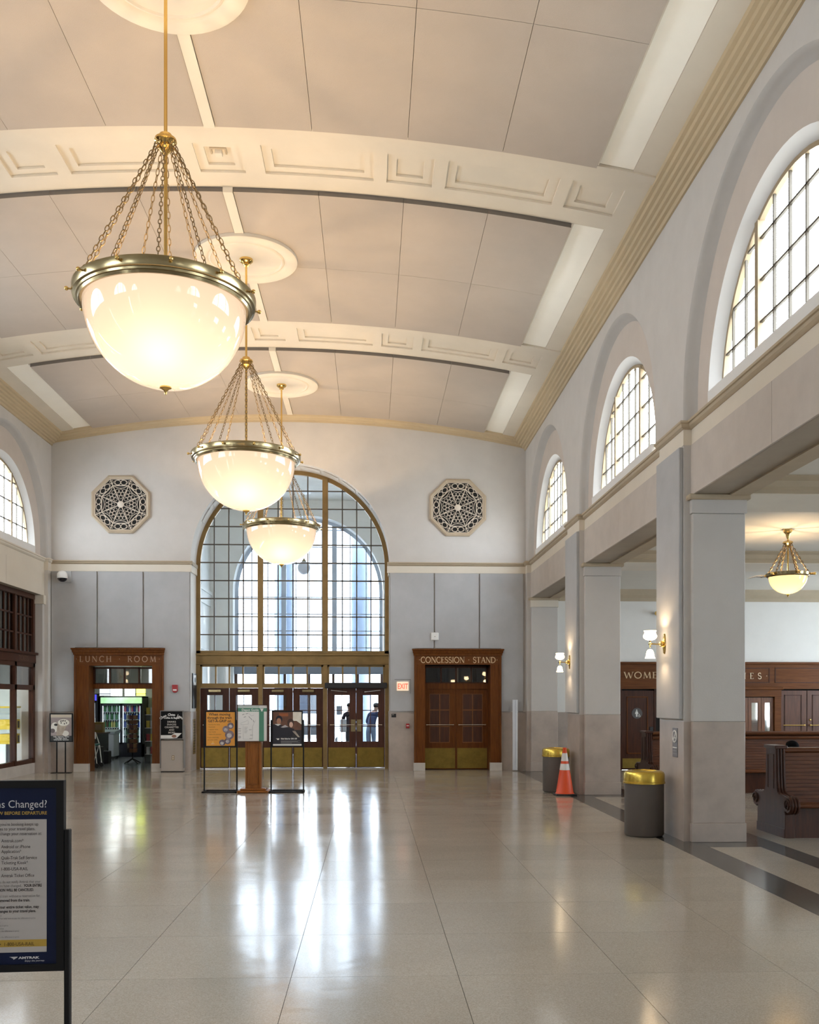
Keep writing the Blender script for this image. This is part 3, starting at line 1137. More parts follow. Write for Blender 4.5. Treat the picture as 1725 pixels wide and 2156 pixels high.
def casing(root, x0, x1, ix0, ix1, top, itop, depth):
    """mahogany door case: two boards, header, crown, deep jamb, stone plinth blocks"""
    yf = YE - .10
    for a, b in ((x0, ix0), (ix1, x1)):
        s = 1 if a == x0 else -1
        pa, pb = (a, b)
        B(pa, pb, yf, YE + .01, .21, itop).build('casing_board', M_WOOD, root)
        e = pa if s > 0 else pb - .05
        B(e, e + .05, yf - .025, yf, .21, top - .17).build('casing_bead', M_WOOD, root, bevel=.008)
        B(pa - .015, pb + .0 if s > 0 else pb + .015, yf - .035, YE + .02, 0, .21).build('plinth_block', M_PLINTH, root, bevel=.006)
    B(x0, x1, yf, YE + .01, itop, top - .17).build('header', M_WOODH, root)
    pr = [(0, top - .17), (.03, top - .17), (.035, top - .12), (.06, top - .10), (.07, top - .05), (.10, top - .035), (.10, top), (0, top)]
    mb = MB()
    n = len(pr)
    v = []
    for xs in (0, 1):
        for d, z in pr:
            v.append(((x0 - d * .6) if xs == 0 else (x1 + d * .6), yf - d, z))
    mb.add(v, [tuple(range(n)), tuple(range(2 * n - 1, n - 1, -1))] + [(i, n + i, n + (i + 1) % n, (i + 1) % n) for i in range(n)])
    mb.add([(x0, yf, top), (x1, yf, top), (x1, YE, top), (x0, YE, top)], [(0, 1, 2, 3)])
    mb.box(x0, x1, yf, YE + .01, top - .17, top - .001)
    mb.build('crown', M_WOOD, root)
    for a, b in ((ix0 - .06, ix0), (ix1, ix1 + .06)):
        B(a, b, YE + .01, YE + depth, 0, itop).build('jamb', M_WOOD, root)
    B(ix0 - .06, ix1 + .06, YE + .01, YE + depth, itop, itop + .06).build('jamb_head', M_WOODD, root)


def transom(root, x0, x1, y, z0, z1, m_frame, m_pane, n=4, w_=.05):
    mb = MB().box(x0, x1, y - .03, y + .03, z0, z0 + w_ * .6).box(x0, x1, y - .03, y + .03, z1 - w_, z1)
    mb.box(x0, x0 + w_, y - .03, y + .03, z0, z1).box(x1 - w_, x1, y - .03, y + .03, z0, z1)
    for k in range(1, n):
        x = x0 + w_ + (x1 - x0 - 2 * w_) * k / n
        mb.box(x - .022, x + .022, y - .03, y + .03, z0, z1)
    mb.build('transom_frame', m_frame, root)
    for k in range(n):
        a = x0 + w_ + (x1 - x0 - 2 * w_) * k / n
        b = x0 + w_ + (x1 - x0 - 2 * w_) * (k + 1) / n
        B(a, b, y - .003, y + .003, z0 + .02, z1 - .03).build('pane', m_pane, root)


# door_1: open lunch room doorway
d1 = empty('door_1', (-6.33, YE, 0))
tag(d1, 'open mahogany doorway lettered LUNCH ROOM in the end wall', 'doorway', kind='structure')
casing(d1, -7.45, -5.22, -7.09, -5.51, 3.12, 2.68, .42)
roman('.LUNCH . ROOM.', .145, mat('dull_letter', (0.42, 0.27, 0.17), .5), d1, -7.42, -5.30, YE - .10, 2.775)
transom(d1, -7.09, -5.51, YE + .32, 2.22, 2.66, M_WOODD, glass_mat('transom_glass', (.55, .56, .56), .02, 1.6))
B(-7.09, -5.51, YE + .26, YE + .40, 2.10, 2.22).build('transom_bar', M_WOOD, d1)
# door_2: closed concession doors
d2 = empty('door_2', (2.24, YE, 0))
tag(d2, 'closed mahogany double doors lettered CONCESSION STAND in the end wall', 'door', kind='structure')
casing(d2, 1.12, 3.36, 1.40, 3.08, 3.12, 2.72, .62)
roman('.CONCESSION . STAND.', .15, M_LETTER, d2, 1.225, 3.27, YE - .10, 2.765, sx=.92)
DY = YE + .42
transom(d2, 1.40, 3.08, DY, 2.25, 2.70, M_WOODD, glass_mat('black_glass', (.05, .05, .05), .02, 2.2))
B(1.40, 3.08, DY - .06, DY + .05, 2.10, 2.25).build('transom_bar', M_WOOD, d2)
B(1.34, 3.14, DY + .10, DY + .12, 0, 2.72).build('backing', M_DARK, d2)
M_DPAN = mat('door_panel_wood', (0.05, 0.012, 0.004), .4, col2=(.09, .025, .007), scale=5, stretch=(6, 6, .5))
for (a, b) in ((1.402, 2.237), (2.243, 3.078)):
    near = a < 2
    g0, g1 = (a + .14, b - .16) if near else (a + .16, b - .14)
    br = (a + .05, b - .06, 1.17)
    leaf(d2, a, b, DY - .025, DY + .025, .012, 2.10, (g0, g1, .70, 1.98), 2, 3, M_WOOD, M_DPAN, kick=.56, bar=br, mbw=.03, m_bar=mat('bead_wood_highlight', (.17, .06, .015), .35, col2=(.24, .09, .024), scale=5))  # lighter bead tone stands for thin highlights along the muntins

# ============================================================ big arched bronze window and entrance doors
win = empty('window_11', (AC, YE + .84, 2.99))
tag(win, 'huge arched bronze window with many panes above the entrance doors', 'window', kind='structure')
WD = .84
MX = (-2.89, -1.19)
vb = []
ed = (AC - AR, MX[0], MX[1], AC + AR)
for k in range(3):
    a = ed[k] + (.09 if k == 0 else .07)
    b = ed[k + 1] - (.09 if k == 2 else .07)
    vb += [a + (b - a) * q / 4 for q in (1, 2, 3)]
hb = [3.06 + .474 * q for q in range(1, 10)]
glazing(win, PEnd, AC, AR, ASP, 3.0, WD, list(MX), vb, hb, M_BRONZE, M_BAR, fw=.11, mw=.145, bw=.03, dd=.10, bdd=.03)
# bronze band, transom lights and posts
yw = YE + WD
B(AC - AR, AC + AR, yw - .07, yw + .05, 2.76, 3.02).build('bronze_band', M_BRONZE, win)
B(AC - AR, AC + AR, yw - .11, yw - .03, 2.98, 3.04).build('bronze_sill', M_BRONZE, win, bevel=.012)
B(AC - AR, AC + AR, yw - .09, yw - .03, 2.74, 2.79).build('bronze_fillet', M_BRONZE, win, bevel=.01)
for x in (AC - AR + .05, MX[0], MX[1], AC + AR - .05):
    B(x - .055, x + .055, yw - .075, yw + .05, 0, 2.76).build('bronze_post', M_BRONZE, win)
SEC = [(AC - AR + .105, MX[0] - .055), (MX[0] + .055, MX[1] - .055), (MX[1] + .055, AC + AR - .105)]
for (a, b) in SEC:
    transom(win, a, b, yw, 2.22, 2.74, M_BRONZE, M_GLASSD)
    B(a, b, yw - .05, yw + .05, 2.13, 2.23).build('bronze_head', M_BRONZE, win)
ek = empty('door_3', (AC, yw, 0))
dn = 3
for k, (a, b) in enumerate(SEC):
    if k == 0:
        root = ek
    else:
        root = empty('door_%d' % (3 + k), ((a + b) / 2, yw, 0))
    tag(root, ['left pair of dark wooden entrance doors behind the orange poster', 'middle pair of dark wooden entrance doors behind the portrait poster', 'right pair of entrance doors under the black operator box'][k], 'door', kind='structure')
    m_ = (a + b) / 2
    for (p, q, near) in ((a + .004, m_ - .006, True), (m_ + .006, b - .004, False)):
        g0, g1 = (p + .16, q - .155) if near else (p + .155, q - .16)
        br = (p + .07, q - .04, 1.16) if near else (p + .04, q - .07, 1.16)
        pl = ((q - .13, q - .02, .98, 1.30) if near else (p + .02, p + .13, .98, 1.30)) if k == 2 else None
        lf = leaf(root, p, q, yw - .03, yw + .025, .03, 2.128, (g0, g1, .70, 1.96), 2, 3, M_WOODD if k < 2 else mat('entrance_wood', (.055, .016, .008), .3, col2=(.10, .03, .014), scale=5, stretch=(6, 6, .5)), M_GLASSD, kick=.56, bar=br, plate=pl, mbw=.022)
        if k < 2:
            cx = (p + q) / 2
            B(cx - .16, cx + .16, yw - .09, yw - .03, 2.02, 2.09).build('door_closer', M_BRASSD, lf, bevel=.01)
    B(a, b, yw - .10, yw + .10, 0.0, .025).build('threshold', M_STEEL, root)
    if k == 2:
        B(a - .06, b + .05, yw - .20, yw - .05, 2.12, 2.27).build('operator_box', M_BLACKP, root, bevel=.015)
        for s, (p, q) in enumerate(((a + .1, m_ - .3), (m_ + .3, b - .12))):
            MB().tube([(p if s == 0 else q, yw - .12, 2.07), ((p + .42) if s == 0 else q - .42, yw - .08, 2.03)], .012, 6).build('operator_arm', M_STEEL, root)

# ============================================================ vestibule beyond the entrance
VX0, VX1, VY0, VY1 = -5.25, 1.15, YE + .9, YE + 7.0
wv = empty('wall_vestibule', (AC, VY1, 0))
tag(wv, 'pale vestibule walls seen through the arched window', 'wall', kind='structure')
P_FAR = lambda s, z, d: (s, VY1 + d, z)
mb = MB()
arch_sheet(mb, P_FAR, VX0, VX1, 0, 8.8, AC, 2.47, 5.42, 0.02, 0, 40)
mb.build('far_wall', M_VESTP, wv)
mb = MB()
arch_reveal(mb, P_FAR, AC, [(2.47, 0), (2.47, .6)], 5.42, 0.02)
mb.build('far_reveal', M_VESTP, wv, smooth=True)
B(VX0 - .2, VX0, VY0, VY1, 0, 8.8).build('side_wall', M_VESTP, wv)
B(VX1, VX1 + .2, VY0, VY1, 0, 8.8).build('side_wall', M_VESTP, wv)
B(VX0 - .2, VX1 + .2, VY0 - .02, VY1 + .6, 8.4, 8.6).build('vestibule_ceiling', mat('vest_ceiling', (.66, .64, .58), .8), wv)
for x0, x1 in ((VX0, VX0 + .07), (VX1 - .07, VX1)):
    B(x0, x1, VY0, VY1, BELT - .12, BELT - .02).build('belt_course', M_VESTP, wv)
    B(x0, x1 - .03 if x0 < 0 else x1, VY0, VY1, BELT - .5, BELT - .12).build('frieze', M_VESTP, wv)
# side doorway with a little pediment, blind arch above
B(VX0, VX0 + .10, VY0 + 1.2, VY0 + 3.6, 0, 3.35).build('side_door_case', M_VESTP, wv)
MB().prism([(VY0 + .95, 3.35), (VY0 + 3.85, 3.35), (VY0 + 3.85, 3.47), (VY0 + 2.4, 3.80), (VY0 + .95, 3.47)], 'yz', VX0, VX0 + .22).build('pediment', M_VESTP, wv)
B(VX0 + .10, VX0 + .12, VY0 + 1.5, VY0 + 3.3, 0, 3.0).build('side_opening_shade', M_DARK, wv)  # flat black sheet painted in place of the opening's shade
mb = MB()
pts = arch_outline(VY0 + 2.6, 1.25, 6.0, BELT, 16)
mb.prism(pts, 'yz', VX0, VX0 + .03).build('blind_arch', mat('blind_arch_grey', (.34, .36, .38), .6), wv)
pts = [(VY0 + 2.6 - 1.35 * math.cos(PI * i / 16), 6.0 + 1.35 * math.sin(PI * i / 16)) for i in range(17)]
MB().tube([(VX0 + .04, VY0 + 1.25, BELT)] + [(VX0 + .04, a, b) for a, b in pts] + [(VX0 + .04, VY0 + 3.95, BELT)], .06, 6).build('blind_arch_ring', M_VESTP, wv)
fw_ = empty('window_12', (AC, VY1 + .4, 0))
tag(fw_, 'tall arched street window at the far side of the vestibule', 'window', kind='structure')
vb = [AC + x for x in (-1.9, -1.37, -.43, 0, .43, 1.37, 1.9)]
hb = [3.0 + .56 * q for q in range(1, 9)]
M_FBAR = mat('far_bar', (.36, .42, .50), .6)
glazing(fw_, P_FAR, AC, 2.46, 5.42, 2.96, .4, [AC - .84, AC + .84], vb, hb, mat('far_frame', (.42, .48, .56), .6), M_FBAR, fw=.12, mw=.16, bw=.03, pane=False)
pl = arch_outline(AC, 2.46, 5.42, 2.96, 24)
MB().add([P_FAR(s, z, .4) for s, z in pl], [tuple(range(len(pl)))]).build('pane', glass_mat('dimming_glass', (.50, .55, .60)), fw_)  # pane colour darkened to dim the daylight and its floor reflections
B(AC - 2.47, AC + 2.47, VY1 + .30, VY1 + .5, 2.68, 2.98).build('far_band', mat('far_band_grey', (.20, .23, .28), .6), fw_)
for k in range(7):
    x = AC - 2.42 + 4.84 * k / 6
    B(x - .045, x + .045, VY1 + .36, VY1 + .44, 0, 2.70).build('far_door_stile', M_WOODD, fw_)
for k in range(6):
    a = AC - 2.42 + 4.84 * k / 6
    b = a + 4.84 / 6
    B(a + .045, b - .045, VY1 + .37, VY1 + .43, 0.02, .28).build('far_door_rail', M_WOODD, fw_)
    B(a + .045, b - .045, VY1 + .37, VY1 + .43, 2.06, 2.14).build('far_door_rail', M_WOODD, fw_)
    B(a + .045, b - .045, VY1 + .395, VY1 + .405, .28, 2.06).build('far_door_pane', M_GLASSD, fw_)
portal((AC, VY1 + .75, 4.0), (-PI / 2, 0, 0), 4.9, 7.9)

# the street outside: pavement, porch columns
gnd = B(-40, 40, VY1 + .6, 90, -.25, -.02).build('outside_pavement', M_OUT)
tag(gnd, 'pale concrete pavement outside the far street doors', 'pavement', kind='structure')
for i, x in enumerate((AC - 1.02, AC + 1.72)):
    c = empty('porch_column', (x, VY1 + 2.6, -.02))
    MB().lathe([(.36, 1.0), (.36, 7.6), (.30, 9.0)], 20, (x, VY1 + 2.6, -.02)).build('shaft', mat('porch_stone', (.24, .29, .37), .8), c, smooth=True)
    B(x - .46, x + .46, VY1 + 2.14, VY1 + 3.06, -.02, .3).build('base_block', mat('porch_stone', (0, 0, 0)), c)
    MB().lathe([(.44, .32), (.46, .5), (.40, .7), (.36, 1.0)], 20, (x, VY1 + 2.6, -.02)).build('base_moulding', mat('porch_stone', (0, 0, 0)), c, smooth=True)
    tag(c, ['bluish porch column outside, seen left of the mullion', 'bluish porch column outside, seen at the right of the arch'][i], 'column', 'porch columns outside')

# ============================================================ lunch room interior
LX0, LX1, LY0, LY1, LZ = -9.6, -5.30, YE + .9, 31.3, 2.95
lr = empty('wall_lunch_room', (-7, LY1, 0))
tag(lr, 'walls and ceiling of the lunch room behind the open doorway', 'wall', kind='structure')
M_LW = mat('lunch_wall', (.40, .42, .38), .8)
B(LX0, LX1, LY1, LY1 + .1, 0, LZ).build('back_wall', M_LW, lr)
B(LX0 - .1, LX0, LY0, LY1, 0, LZ).build('side_wall', M_LW, lr)
B(LX1, LX1 + .04, LY0, LY1, 0, LZ).build('side_wall', M_LW, lr)
B(LX0 - .1, LX1 + .04, LY0 - .05, LY1, LZ, LZ + .1).build('room_ceiling', mat('lunch_ceiling', (.5, .5, .48), .8), lr)
B(LX0 - .1, XL + .05, YE + .85, LY0, 0, LZ).build('front_wall', M_LW, lr)
# concession room: one near-black sheet, the darkness put into its colour
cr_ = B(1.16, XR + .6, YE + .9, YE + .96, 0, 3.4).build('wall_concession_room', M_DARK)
tag(cr_, 'near-black sheet for the dark room behind the concession doors', 'wall', kind='structure')

# ============================================================ left wall: wooden ticket front in the last bay, plain fronts elsewhere
XW = XL - .33
for k, c in enumerate(BAYS[:-1]):
    a, b = PILS[k][1], PILS[k + 1][0]
    o = B(XW - .1, XW, a, b, 0, 4.45).build('shop_panelling', M_WOODD, wl)
a, b = 19.0, 23.85
B(XL - .9, XL - .45, YE - .26, YE + .9, 0, 4.5).build('corner_pier', M_PIER, wl)
B(XL - .6, XL - .09, 23.72, YE, 1.53, 4.42).build('pier', M_PIER, wl)
B(XL - .6, XL - .09, 23.72, YE, 0, 1.53).build('pier_base', M_WAIN, wl)
B(XL - .6, XL - .05, 23.68, 23.85, 4.20, 4.42).build('pier_cap', M_CREAM, wl)
tf = empty('ticket_front', (XW, 21.4, 0))
tag(tf, 'dark wooden ticket office front with small panes beside the left pilaster', 'shopfront')
B(XW - .05, XW + .05, a, 23.72, 0, .26).build('stone_base', M_PLINTH, tf)
posts = [23.66, 22.45, 21.24, 20.03, 19.06]
for y in posts:
    B(XW - .06, XW + .06, y - .06, y + .06, .26, 4.42).build('post', M_WOODD, tf)
for (z0, z1, dx) in ((.26, .36, .05), (2.06, 2.18, .06), (2.62, 2.72, .06), (2.72, 2.92, .08), (2.92, 2.98, .14), (4.30, 4.42, .07)):
    B(XW - .06, XW + dx, a, 23.72, z0, z1).build('rail', M_WOODD, tf)
for i in range(len(posts) - 1):
    y1_, y0_ = posts[i] - .06, posts[i + 1] + .06
    for c in range(4):
        for r in range(3):
            p0 = y0_ + (y1_ - y0_) * c / 4
            p1 = y0_ + (y1_ - y0_) * (c + 1) / 4
            q0, q1 = 2.98 + (1.32) * r / 3, 2.98 + 1.32 * (r + 1) / 3
            B(XW - .005, XW + .005, p0, p1, q0, q1).build('pane', glass_mat('smoky_pane', (.25, .25, .25)), tf)
    mb = MB()
    for c in range(1, 4):
        y = y0_ + (y1_ - y0_) * c / 4
        mb.box(XW - .03, XW + .03, y - .017, y + .017, 2.98, 4.30)
    for r in (1, 2):
        z = 2.98 + 1.32 * r / 3
        mb.box(XW - .03, XW + .03, y0_, y1_, z - .018, z + .018)
    mb.build('muntin_grid', M_WOODD, tf)
    B(XW - .005, XW + .005, y0_, y1_, 2.18, 2.62).build('transom_pane', glass_mat('grey_pane', (.45, .46, .48)), tf)
    B(XW - .005, XW + .005, y0_, y1_, .36, 2.06).build('display_pane', M_GLASSD, tf)
text('TICKETS', .17, mat('faded_letter', (.16, .08, .05), .5), tf, (XW + .086, 22.55, 2.76), (0, 1, 0), (0, 0, 1), name='lettering')
# ticket room behind: pale back wall
tr_ = empty('wall_ticket_room', (XW - 1.6, 21, 0))
tag(tr_, 'pale wall of the room behind the ticket front', 'wall', kind='structure')
B(XW - 1.7, XW - 1.6, 18.4, YE + .2, 0, 4.6).build('back_wall', mat('ticket_wall', (.52, .55, .50), .8), tr_)
B(XW - 1.6, XW - .05, YE - .02, YE + .1, 0, 4.6).build('end_wall', mat('ticket_wall', (0, 0, 0)), tr_)
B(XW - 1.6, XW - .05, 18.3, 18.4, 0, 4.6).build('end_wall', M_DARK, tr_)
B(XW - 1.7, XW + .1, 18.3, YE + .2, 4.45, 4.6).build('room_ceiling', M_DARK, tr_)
# yellow display stand in the ticket window
XW0, XW = XW, XW + .13
ds = empty('leaflet_display', (XW - .55, 23.30, 0))
tag(ds, 'tall clear leaflet display with yellow panels behind the ticket window', 'display stand')
M_YEL = mat('yellow_card', (.80, .56, .03), .5, var=.03)
B(XW - .60, XW - .50, 23.23, 23.37, .0, .75).build('post', M_BLACKP, ds)
for z in (.75, 1.10):
    B(XW - .72, XW - .38, 23.05, 23.55, z, z + .24).build('yellow_panel', M_YEL, ds)
    for y in (23.15, 23.39):
        B(XW - .375, XW - .37, y, y + .10, z + .03, z + .20).build('dark_leaflet', M_BLACKP, ds)
B(XW - .72, XW - .38, 23.05, 23.55, .99, 1.10).build('clear_tray', M_GLASSD, ds)
B(XW - .72, XW - .38, 23.05, 23.55, 1.34, 1.62).build('clear_box', M_GLASSD, ds)
B(XW - .74, XW - .36, 23.03, 23.57, 1.62, 1.66).build('yellow_top', M_YEL, ds)

XW = XW0
lamp_light('ticket_room_fill_light', (XW - .8, 22.2, 3.0), 60, (1, .97, .9), .2)  # unseen light added to brighten the ticket room

# ============================================================ side hall to the right
ws = empty('wall_side_hall', (9, YE, 0))
tag(ws, 'white end wall of the side hall above dark wood panelling', 'wall', kind='structure')
M_SW = mat('side_white', (.82, .81, .78), .8, var=.015)
B(XR + .1, SIDE_X1, YE, YE + .15, 2.78, 4.70).build('white_wall', M_SW, ws)
B(XR + .1, 6.42, YE, YE + .15, 1.50, 2.80).build('white_wall', M_SW, ws)
B(XR + .1, 6.42, YE - .02, YE + .15, 0, 1.50).build('dado', M_WAIN, ws)
MB().prism([(YE, 4.37), (YE - .05, 4.37), (YE - .07, 4.45), (YE - .16, 4.52), (YE - .18, 4.60), (YE - .22, 4.66), (YE, 4.66)], 'yz', XR + .8, SIDE_X1).build('crown', M_TAN, ws)
# wood: header board with lettering, panels
B(6.46, SIDE_X1, YE - .05, YE + .02, 2.14, 2.79).build('wood_header', M_WOODH, ws)
B(6.44, SIDE_X1, YE - .09, YE - .05, 2.74, 2.80).build('wood_crown', M_WOODH, ws, bevel=.01)
B(6.46, SIDE_X1, YE - .075, YE - .05, 2.10, 2.17).build('wood_rail', M_WOODH, ws)
roman('WOMEN', .165, M_LETTER, ws, 6.55, 7.63, YE - .055, 2.375, sx=1.2)
B(6.43, SIDE_X1, YE + .12, YE + .30, 0, 2.85).build('backing', M_DARK, ws)  # unseen dark slab added to stop daylight leaking through the panelling gaps
roman('TELEPHONES.', .16, mat('bright_letter', (.86, .70, .48), .5), ws, 8.02, 10.33, YE - .06, 2.36)
for (x0, x1) in ((7.9, 10.38), (10.52, 13.2)):
    mb = MB()
    for (a, b, c, d) in ((x0, x1, 2.63, 2.65), (x0, x1, 2.26, 2.28), (x0, x0 + .02, 2.26, 2.65), (x1 - .02, x1, 2.26, 2.65)):
        mb.box(a, b, YE - .058, YE - .05, c, d)
    mb.build('header_bead', M_WOODD, ws)
# women's door
B(7.62, 8.2, YE - .03, YE + .05, 0, 2.12).build('wood_panel', M_WOODD, ws)
dw = empty('door_6', (6.98, YE, 0))
tag(dw, 'dark wooden restroom door under the WOMEN lettering', 'door', kind='structure')
lf = B(6.50, 7.36, YE + .02, YE + .06, .02, 2.06).build('leaf', M_WOODD, dw)
B(7.38, 7.60, YE + .05, YE + .10, 0, 2.10).build('dark_reveal', M_DARK, dw)
B(6.44, 6.50, YE - .03, YE + .10, 0, 2.12).build('jamb', M_WOODD, dw)
B(7.36, 7.40, YE - .0, YE + .10, 0, 2.12).build('jamb', M_WOODD, dw)
mb = MB()
for (a, b, c, d) in ((6.64, 7.20, 1.88, 1.905), (6.64, 7.20, .42, .445), (6.64, 6.665, .42, 1.905), (7.175, 7.20, .42, 1.905)):
    mb.box(a, b, YE + .005, YE + .02, c, d)
mb.build('panel_bead', M_WOOD, dw)
B(6.53, 7.33, YE + .012, YE + .02, .05, .30).build('kick_plate', M_KICK, dw)
mb = MB()
mb.prism([(6.91 + .14 * math.cos(2 * PI * k / 28), 1.47 + .14 * math.sin(2 * PI * k / 28)) for k in range(28)], 'xz', YE + .008, YE + .02)
sg = mb.build('restroom_sign', mat('sign_grey', (.09, .085, .085), .5), dw)
mb = MB()
mb.prism([(6.90 + .018 * math.cos(2 * PI * k / 12), 1.55 + .018 * math.sin(2 * PI * k / 12)) for k in range(12)], 'xz', YE + .004, YE + .008)
mb.prism([(6.878, 1.525), (6.922, 1.525), (6.945, 1.46), (6.922, 1.45), (6.918, 1.38), (6.882, 1.38), (6.878, 1.45), (6.855, 1.46)], 'xz', YE + .004, YE + .008)
mb.tube([(6.968 + .024 * math.cos(a_), YE + .006, 1.402 + .024 * math.sin(a_)) for a_ in [2 * PI * k / 12 for k in range(12)]], .005, 4, closed=True)
mb.box(6.958, 6.968, YE + .004, YE + .008, 1.41, 1.46).box(6.985, 7.0, YE + .004, YE + .008, 1.38, 1.388)
mb.build('pictogram', M_WHITE, sg)
B(7.24, 7.33, YE - .01, YE + .02, .98, 1.12).build('lock_box', M_BLACKP, dw, bevel=.01)
MB().tube([(7.29, YE - .05, .97), (7.19, YE - .05, .97)], .012, 8).build('door_handle', M_BRASS, dw)
for z in (.25, 1.0, 1.75):
    B(6.492, 6.505, YE - .0, YE + .02, z, z + .11).build('hinge', M_STEEL, dw)
# telephone booth doors with mirrors, double doors, black slab for a shaded opening
ph = empty('door_7', (9.6, YE, 0))
tag(ph, 'folding wooden booth doors with tall panes under the TELEPHONES lettering', 'door', kind='structure')
B(8.25, 10.62, YE - .22, YE - .02, 1.90, 2.08).build('booth_header', M_WOODH, ph)
B(8.20, 10.66, YE - .27, YE - .02, 2.08, 2.15).build('booth_crown', M_WOODH, ph, bevel=.015)
B(10.45, 10.62, YE - .20, YE - .02, 0, 1.90).build('booth_post', M_WOODH, ph)
B(8.25, 8.42, YE - .20, YE - .02, 0, 1.90).build('booth_post', M_WOODH, ph)
for (x0, x1) in ((9.78, 10.12), (10.13, 10.44), (9.10, 9.44), (8.44, 8.78), (8.79, 9.09), (9.45, 9.77)):
    leaf(ph, x0, x1, YE - .14, YE - .10, .02, 1.88, (x0 + .07, x1 - .07, .88, 1.76), 1, 1, mat('booth_wood', (.13, .05, .022), .35, col2=(.22, .09, .04), scale=5, stretch=(6, 6, .5)), mat('booth_mirror', (.75, .76, .72), .05, metal=.9, var=.02))
dd_ = empty('door_8', (11.3, YE, 0))
tag(dd_, 'pair of brown wooden doors with brass bars right of the telephone booths', 'door', kind='structure')
M_DW = mat('side_door_wood', (.075, .028, .015), .38, col2=(.125, .048, .024), scale=5, stretch=(6, 6, .5))
for (x0, x1, nx) in ((10.64, 11.36, 1), (11.38, 12.15, 0)):
    lf = B(x0, x1, YE - .05, YE, .02, 2.06).build('leaf', M_DW, dd_)
    mb = MB()
    for (a, b, c, d) in ((x0 + .13, x1 - .13, 1.93, 1.95), (x0 + .13, x1 - .13, .6, .62), (x0 + .13, x0 + .15, .6, 1.95), (x1 - .15, x1 - .13, .6, 1.95)):
        mb.box(a, b, YE - .062, YE - .05, c, d)
    mb.build('panel_bead', M_WOODD, lf)
    MB().tube([(x0 + .08, YE - .10, 1.16), (x1 - .08, YE - .10, 1.16)], .013, 8).build('push_bar', M_BRASS, lf)
    for x in ((x1 - .07,) if nx else (x0 + .07,)):
        MB().sphere((x, YE - .08, 1.16), .03, 10, 6).build('knob', M_BRASS, lf, smooth=True)
        if not nx:
            MB().sphere((x, YE - .06, 1.30), .03, 10, 6).build('lock', M_BRASS, lf, smooth=True)
B(12.17, SIDE_X1, YE - .03, YE + .05, 0, 2.12).build('opening_shade', M_DARK, dd_)  # solid black slab, the opening's shade put into its colour
# ceiling, beams, outer wall of the side hall
sc_ = B(XR + .75, SIDE_X1 + .1, YB, YE + .15, 4.66, 4.80).build('ceiling_side_hall', mat('side_ceiling', (.70, .67, .60), .85, var=.02))
tag(sc_, 'lower cream ceiling of the side hall with cross beams', 'ceiling', kind='structure')
for (a, b) in PIERY[:-1]:
    a, b = max(a, YB), b - .05
    B(XR + .12, SIDE_X1, a + .06, b - .06, 4.44, 4.66).build('cross_beam', M_CREAM, sc_)
    pr = [(-.012, 4.452), (-.012, 4.50), (-.05, 4.53), (-.08, 4.60), (-.16, 4.64), (-.16, 4.659), (.05, 4.659), (.05, 4.452)]
    MB().prism([(a + .06 + y, z) for y, z in pr], 'yz', XR + .8, SIDE_X1).build('beam_crown', M_TAN, sc_)
    MB().prism([(b - .06 - y, z) for y, z in pr], 'yz', XR + .8, SIDE_X1).build('beam_crown', M_TAN, sc_)
wo = empty('wall_side_hall_outer', (SIDE_X1, 9, 0))
tag(wo, 'outer wall of the side hall with tall windows', 'wall', kind='structure')
mb = MB()
prevy = YB
for c in BAYS:
    mb.box(SIDE_X1, SIDE_X1 + .2, prevy, c - 1.05, 0, 4.7)
    mb.box(SIDE_X1, SIDE_X1 + .2, c - 1.05, c + 1.05, 0, .9).box(SIDE_X1, SIDE_X1 + .2, c - 1.05, c + 1.05, 4.2, 4.7)
    prevy = c + 1.05
    B(SIDE_X1 + .10, SIDE_X1 + .11, c - 1.05, c + 1.05, .9, 4.2).build('pane', M_GLASS, wo)
    m2 = MB()
    for k in range(1, 4):
        m2.box(SIDE_X1 + .08, SIDE_X1 + .13, c - 1.05 + .525 * k - .02, c - 1.05 + .525 * k + .02, .9, 4.2)
        m2.box(SIDE_X1 + .08, SIDE_X1 + .13, c - 1.05, c + 1.05, .9 + .82 * k - .02, .9 + .82 * k + .02)
    m2.build('glazing_bars', M_BARW, wo)
    portal((SIDE_X1 + .25, c, 2.55), (0, PI / 2, 0), 3.3, 2.1)
mb.box(SIDE_X1, SIDE_X1 + .2, prevy, YE + .2, 0, 4.7)
mb.build('plaster_face', M_SW, wo)

